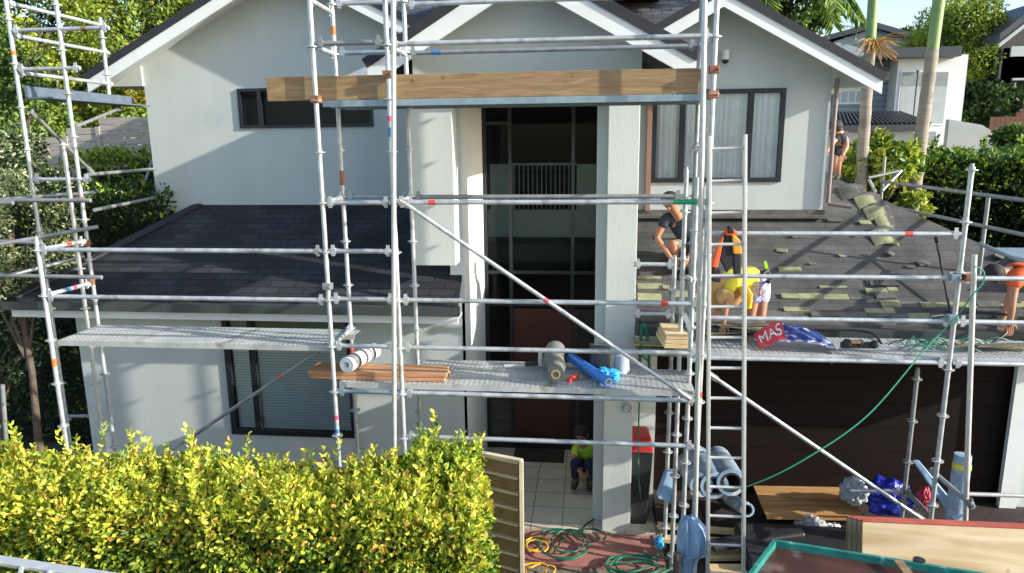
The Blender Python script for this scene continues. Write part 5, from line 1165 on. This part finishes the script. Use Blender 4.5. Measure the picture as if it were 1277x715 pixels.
# round clipped tree at right
tree('tree','big round bushy tree with sunlit top right of the white neighbour house',(P(1205,150,Y=28).x,28,0),P(1199,74,Y=28),(1.8,1.7,2.0),52000,.11,['br1','br2','md','lg3'],[.36,.3,.18,.16],90,.26,46,.3)
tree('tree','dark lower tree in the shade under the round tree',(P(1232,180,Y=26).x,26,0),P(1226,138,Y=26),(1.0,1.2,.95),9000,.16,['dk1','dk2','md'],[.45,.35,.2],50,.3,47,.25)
tree('tree','small bluish tree on the skyline above the neighbour roof',(P(1130,60,Y=42).x,42,0),P(1128,56,Y=42),(1.6,1.4,.6),3500,.2,['dk2','md'],[.6,.4],30,.3,48,.2)
# right boundary hedge in two lengths
hz1 = P(1180,192,Y=15).z
hedge('hedge','long glossy hedge with a black shaded face behind the right scaffold rails',(P(1060,200,Y=15).x,P(1400,200,Y=15).x,14.4,16.2,0,hz1-.08),34000,.11,['md','dk2','br2','lg1','dk0','dk1'],[.03,.07,.02,.0,.6,.28],.16,51,('top','front'),200,topm=[.35,.08,.35,.2,.0,.02])  # near-black front leaves: the shade of this face is put into their colour
tree('shrub','light green broad leafed shrub behind the roof hip beside the first palm',(P(1090,240,Y=13.6).x,13.6,0),P(1100,206,Y=13.6),(.6,.6,.45),3800,.14,['br1','br2','md','lg3'],[.3,.3,.2,.2],40,.33,52,.08,cat='shrub')
tree('shrub','low green shrub at the foot of the second palm',(P(1128,270,Y=13.4).x,13.4,0),P(1133,262,Y=13.4),(.3,.35,.4),900,.1,['br1','md'],[.6,.4],20,.35,53,.05,cat='shrub')
tree('shrub','green bush against the brown fence at the right edge',(P(1277,180,Y=19).x,19,0),P(1276,176,Y=19),(.6,.6,.35),2500,.12,['md','br2'],[.6,.4],26,.35,54,.06,cat='shrub')
# palms
def palm(p0, p1, Y, r0, r1, label, fr_dir, ztop, green_y, seed):
    a = P(*p0, Y=Y); b = P(*p1, Y=Y); d = (b-a).normalized(); base = a-d*(a.z/d.z) if d.z else a
    top = b+d*((ztop-b.z)/d.z); root = thing('palm_tree', base, label, 'palm tree', 'palm trees behind the roof')
    zg = P(p1[0], green_y, Y=Y).z; gtop = base+d*((zg-base.z)/d.z); mb = MB(); N = 40
    pts = [base.lerp(gtop, i/N) for i in range(N+1)]; mb.path(pts, [r0+(r1-r0)*i/N+(.006 if i%2 else 0) for i in range(N+1)], 14); mb.build('trunk','palm',root,True)
    MB().path([gtop, gtop.lerp(top,.5), top], [r1*.98, r1*1.02, r1*.6], 14).build('crownshaft','palmgreen',root,True)
    g_ = random.Random(seed); Ps=[]; Ds=[]; st = MB()
    for k in range(11):
        az = 2*math.pi*k/11+g_.uniform(-.2,.2); ln = 2.3; q = []
        for i in range(15):
            t = i/14; q.append(top+Vector((math.cos(az)*ln*(t-.12*t*t), math.sin(az)*ln*(t-.12*t*t), 1.1*t-2.1*t*t)))
        st.path(q, [.03*(1-t/15)+.004 for t in range(15)], 6)
        for i in range(2,70):
            t = i/70; f = t*14; i0 = int(f); p = q[i0].lerp(q[min(i0+1,14)], f-i0); tt = (q[min(i0+1,14)]-q[i0]).normalized(); sdv = tt.cross(Vector((0,0,1))).normalized()
            for s in (-1,1): Ps.append(p); Ds.append(sdv*s*.8+tt*.6+Vector((0,0,-.35)))
    st.build('frond_stalk','palmgreen',root,True)
    n = len(Ps); leaves('frond_leaflets', np.array(Ps), np.array(Ds), np.full(n,.5), ['br2','md'], rng.integers(0,2,n), root, .09)
    return root, gtop, d
r1p, g1, d1 = palm((1137,262),(1171,0),13.6,.135,.10,'pale ringed palm trunk standing behind the right scaffold post',0,P(1170,-230,Y=13.6).z,62,61)
r2p, g2, d2 = palm((1073,232),(1089,0),13.2,.115,.085,'pale ringed palm trunk with orange flower strands behind the right gable',0,P(1090,-240,Y=13.2).z,55,62)
palm((962,60),(965,0),19,.12,.1,'palm behind the right gable with one frond tip arching over the roof',0,P(965,-26,Y=19).z,20,63)
fl = MB(); g_ = random.Random(3)
for i in range(70):
    a = g2+Vector((g_.uniform(-.05,.05),-.08,g_.uniform(-.1,.05))); e = a+Vector((g_.uniform(-.3,.45),g_.uniform(-.35,.05),g_.uniform(-.32,.12))); fl.path([a, a.lerp(e,.5)+Vector((0,0,.06)), e],[.008,.007,.005],5)
M['flower'] = mat('palm_flower', (.50,.30,.10), .8, var=.3); fl.build('flower_strands','flower',r2p,True)
# ================================================================= NEIGHBOURS
nb_ = thing('house', (P(1150,150,Y=24).x,24,0), 'white and grey weatherboard neighbour house with a flat dark roof behind the palms', 'house')
Yn = 23.
def bx(mb, px0, px1, pt, pb, Y0, dy): a = P(px0,pt,Y=Y0); b = P(px1,pb,Y=Y0); mb.box(min(a.x,b.x),max(a.x,b.x),Y0,Y0+dy,min(a.z,b.z),max(a.z,b.z)); return a, b
M['boards'] = brickmat('weatherboard', (.26,.31,.36), (.28,.33,.38), (.12,.14,.16), 9., .17, .012, rot=(math.radians(90),0,0), bump=.5, var=.06)
M['metalroof'] = mat('metal_roof', (.06,.065,.075), .45, metal=.3); M['nwhite'] = mat('render_white', (.78,.79,.77), .7, var=.03); M['ngrey'] = mat('blind_grey', (.42,.46,.46), .6, var=.06)
mb = MB(); a, b = bx(mb,1121,1192,70,210,Yn,6); mb.build('wall','nwhite',nb_)
mb = MB(); bx(mb,1030,1119,72,160,Yn+.6,6); mb.build('wall','boards',nb_)
mb = MB(); bx(mb,1105,1199,60,70,Yn-.35,7); mb.build('roof','metalroof',nb_)
for (l,r_,t,b2) in ((1124,1140,88,148),(1143,1159,88,152),(1162,1178,88,156),(1155,1168,162,182)):
    f = MB(); p_, q_ = P(l,t,Y=Yn-.03), P(r_,b2,Y=Yn-.03); f.box(p_.x,q_.x,Yn-.03,Yn-.002,q_.z,p_.z); fo = f.build('window','white',nb_)
    MB().box(p_.x+.05,q_.x-.05,Yn-.036,Yn-.031,q_.z+.05,p_.z-.05).build('pane','ngrey',fo)
    MB().box(p_.x+.05,q_.x-.05,Yn-.042,Yn-.037,p_.z-.45,p_.z-.06).build('pane',mat('shade_grey',(.25,.28,.28),.5),fo)
# white bay below, ribbed metal awning
mb = MB(); bx(mb,1040,1150,158,215,Yn-1.6,1.5); mb.build('wall','nwhite',nb_)
A_ = P(1038,141,Y=Yn-.05); B_ = P(1122,141,Y=Yn-.05); C_ = P(1160,155,Y=Yn-1.9); D_ = P(1038,157,Y=Yn-1.9)
ar = MB(); ar.prism([A_,B_,C_,D_],(0,0,-.15))
for i in range(22):
    f = i/21; ar.bar(A_.lerp(B_,f)+Vector((0,0,.03)), D_.lerp(C_,f)+Vector((0,0,.03)), .05, .06)
ar.build('awning','metalroof',nb_)
mb = MB(); a, b = P(1040,112,Y=Yn+.55), P(1076,130,Y=Yn+.55); mb.box(a.x,b.x,Yn+.55,Yn+.595,b.z,a.z); fo = mb.build('window','white',nb_)
for i in range(4):
    xa_ = a.x+(b.x-a.x)*(i+.08)/4; xb_ = a.x+(b.x-a.x)*(i+.9)/4; MB().box(xa_,xb_,Yn+.54,Yn+.549,b.z+.06,a.z-.05).build('pane','ngrey',fo)
# gabled house behind with aerial
nb2 = thing('house', (P(1060,60,Y=32).x,32,0), 'grey gabled house further back on the skyline behind the palm', 'house')
a = P(1040,52,Y=32); b = P(1088,36,Y=32); mb = MB(); mb.prism([a,b,Vector((b.x+2.4,32,b.z-.7)),Vector((b.x+2.4,32,0)),Vector((a.x,32,0))],(0,6,0)); mb.build('wall','ngrey',nb2)
MB().prism([a+Vector((-.5,-.3,0)),b+Vector((0,-.3,0)),b+Vector((0,-.3,.22)),a+Vector((-.5,-.3,.2))],(0,6.6,0)).build('roof','metalroof',nb2)
MB().prism([b+Vector((0,-.3,0)),Vector((b.x+2.6,31.7,b.z-.8)),Vector((b.x+2.6,31.7,b.z-.58)),b+Vector((0,-.3,.22))],(0,6.6,0)).build('roof','metalroof',nb2)
ch = P(1082,24,Y=32.5); MB().box(ch.x-.18,ch.x+.25,32.4,32.9,b.z-.3,ch.z).build('chimney','metalroof',nb2)
an = P(1068,35,Y=31.9); aa = MB(); aa.tube((an.x,31.9,a.z),(an.x,31.9,an.z),.02,6).bar(P(1040,31,Y=31.9),P(1071,35,Y=31.9),.03,.03)
for i in range(6): q = P(1042+i*5,31+i*.7,Y=31.9); aa.bar(q-Vector((0,.25,0)),q+Vector((0,.25,.0)),.015,.015); aa.bar(q-Vector((0,0,.1)),q+Vector((0,0,.1)),.015,.015,(0,1,0))
tag(aa.build('tv_aerial','galv2'),'thin rooftop television aerial on the grey gabled house','aerial')
# dark house at right edge
nb3 = thing('house', (P(1270,120,Y=26).x,26,0), 'dark brown gabled house cut off by the right edge', 'house')
M['dkhouse'] = mat('dark_cladding', (.035,.03,.032), .6, var=.15); M['brk'] = mat('dull_red_brick', (.16,.07,.055), .85, var=.2)
mb = MB(); a, b = bx(mb,1252,1420,60,125,26,6); mb.build('wall','dkhouse',nb3)
mb = MB(); bx(mb,1250,1420,126,150,25.9,6); mb.build('wall','brk',nb3)
a = P(1246,54,Y=25.6); b = P(1300,12,Y=25.6); MB().prism([a,b,b+Vector((0,0,.3)),a+Vector((0,0,.3))],(0,7,0)).build('roof','metalroof',nb3); MB().prism([a+Vector((0,-.04,-.14)),b+Vector((0,-.04,-.14)),b+Vector((0,-.04,0)),a+Vector((0,-.04,0))],(0,.05,0)).build('barge_board','ngrey',nb3)
MB().prism([a+Vector((.3,.4,0)),b+Vector((0,.4,-.1)),Vector((b.x,26,0)),Vector((a.x+.3,26,0))],(0,.05,0)).build('wall','dkhouse',nb3)
for (l,r_,t,b2) in ((1262,1290,58,70),(1262,1290,101,119)):
    p_, q_ = P(l,t,Y=25.9), P(r_,b2,Y=25.9); o_ = MB().box(p_.x,q_.x,25.9,25.98,q_.z,p_.z).build('window','ngrey' if t < 60 else 'glassdark',nb3)
p_ = P(1262,99,Y=25.9); MB().box(p_.x,p_.x+2,25.85,25.95,p_.z-.04,p_.z+.03).build('balcony_rail','ngrey',nb3)
# concrete wall with sloping top, brown fence
a = P(1184,149,Y=21); b = P(1225,156,Y=21); c_ = P(1262,180,Y=21)
tag(MB().prism([a,b,c_,Vector((c_.x+3,21,c_.z-.1)),Vector((c_.x+3,21,0)),Vector((a.x,21,0))],(0,.2,0)).build('boundary_wall','concrete'),'pale rendered boundary wall with a sloping top below the round tree','wall')
a = P(1236,146,Y=23); b = P(1330,146,Y=23); mb = MB(); x = a.x
while x < b.x: mb.box(x,x+.13,23,23.03,0,a.z); x += .14
mb.build('fence',mat('brown_fence',(.14,.06,.035),.8))
tag(bpy.data.objects['fence.002'] if 'fence.002' in bpy.data.objects else [o for o in bpy.data.objects if o.name.startswith('fence') and not o.get('label')][0],'brown vertical board fence at the right behind the pale wall','fence')
# far roof at top left
a = P(180,0,Y=30); tag(MB().box(P(176,3,Y=30).x,P(240,3,Y=30).x,30,34,0,P(200,5,Y=30).z).build('shed','nwhite'),'pale far building with a flat roof behind the upper left trees','building')
tag(bpy.data.objects['shed'],None,None)
MB().box(P(174,3,Y=30).x,P(242,3,Y=30).x,29.8,34.2,P(200,5,Y=30).z+.002,P(200,-3,Y=30).z).build('roof','white',bpy.data.objects['shed'])
# ================================================================= LIGHT, WORLD, CAMERA
sd_to = Vector((.905,-.215,.355)).normalized()      # towards the sun
elev = math.asin(sd_to.z); az = math.atan2(sd_to.x, sd_to.y)
sun = bpy.data.lights.new('sun','SUN'); sun.energy = 3.5; sun.angle = math.radians(.5); sun.color = (1,.95,.86)
so = bpy.data.objects.new('sun', sun); C.objects.link(so); so.rotation_euler = (-sd_to).to_track_quat('-Z','Y').to_euler(); so.location = (20,-5,12)
w = bpy.data.worlds.new('World'); sc.world = w; w.use_nodes = True; nt = w.node_tree; bg = nt.nodes['Background']
sky = nt.nodes.new('ShaderNodeTexSky'); sky.sky_type = 'NISHITA'; sky.sun_disc = False; sky.sun_elevation = elev; sky.sun_rotation = az; sky.air_density = 1.0; sky.dust_density = 1.2; sky.ozone_density = 1.5
nt.links.new(sky.outputs[0], bg.inputs['Color']); bg.inputs['Strength'].default_value = .15
cd = bpy.data.cameras.new('camera'); co = bpy.data.objects.new('camera', cd); C.objects.link(co); sc.camera = co
Mw = Matrix(((_x.x,_x.y,_x.z),(_y.x,_y.y,_y.z),(_z.x,_z.y,_z.z)))
rt = Vector((_x.x,_y.x,_z.x)); dn = Vector((_x.y,_y.y,_z.y)); fw = Vector((_x.z,_y.z,_z.z))
m4 = Matrix.Identity(4)
for i in range(3): m4[i][0] = rt[i]; m4[i][1] = -dn[i]; m4[i][2] = -fw[i]; m4[i][3] = CAM[i]
co.matrix_world = m4; cd.sensor_width = 36; cd.lens = F/1277*36; cd.clip_start = .1; cd.clip_end = 2000
sc.view_settings.view_transform = 'Standard'; sc.view_settings.look = 'None'; sc.view_settings.exposure = 1.1; sc.view_settings.gamma = 1
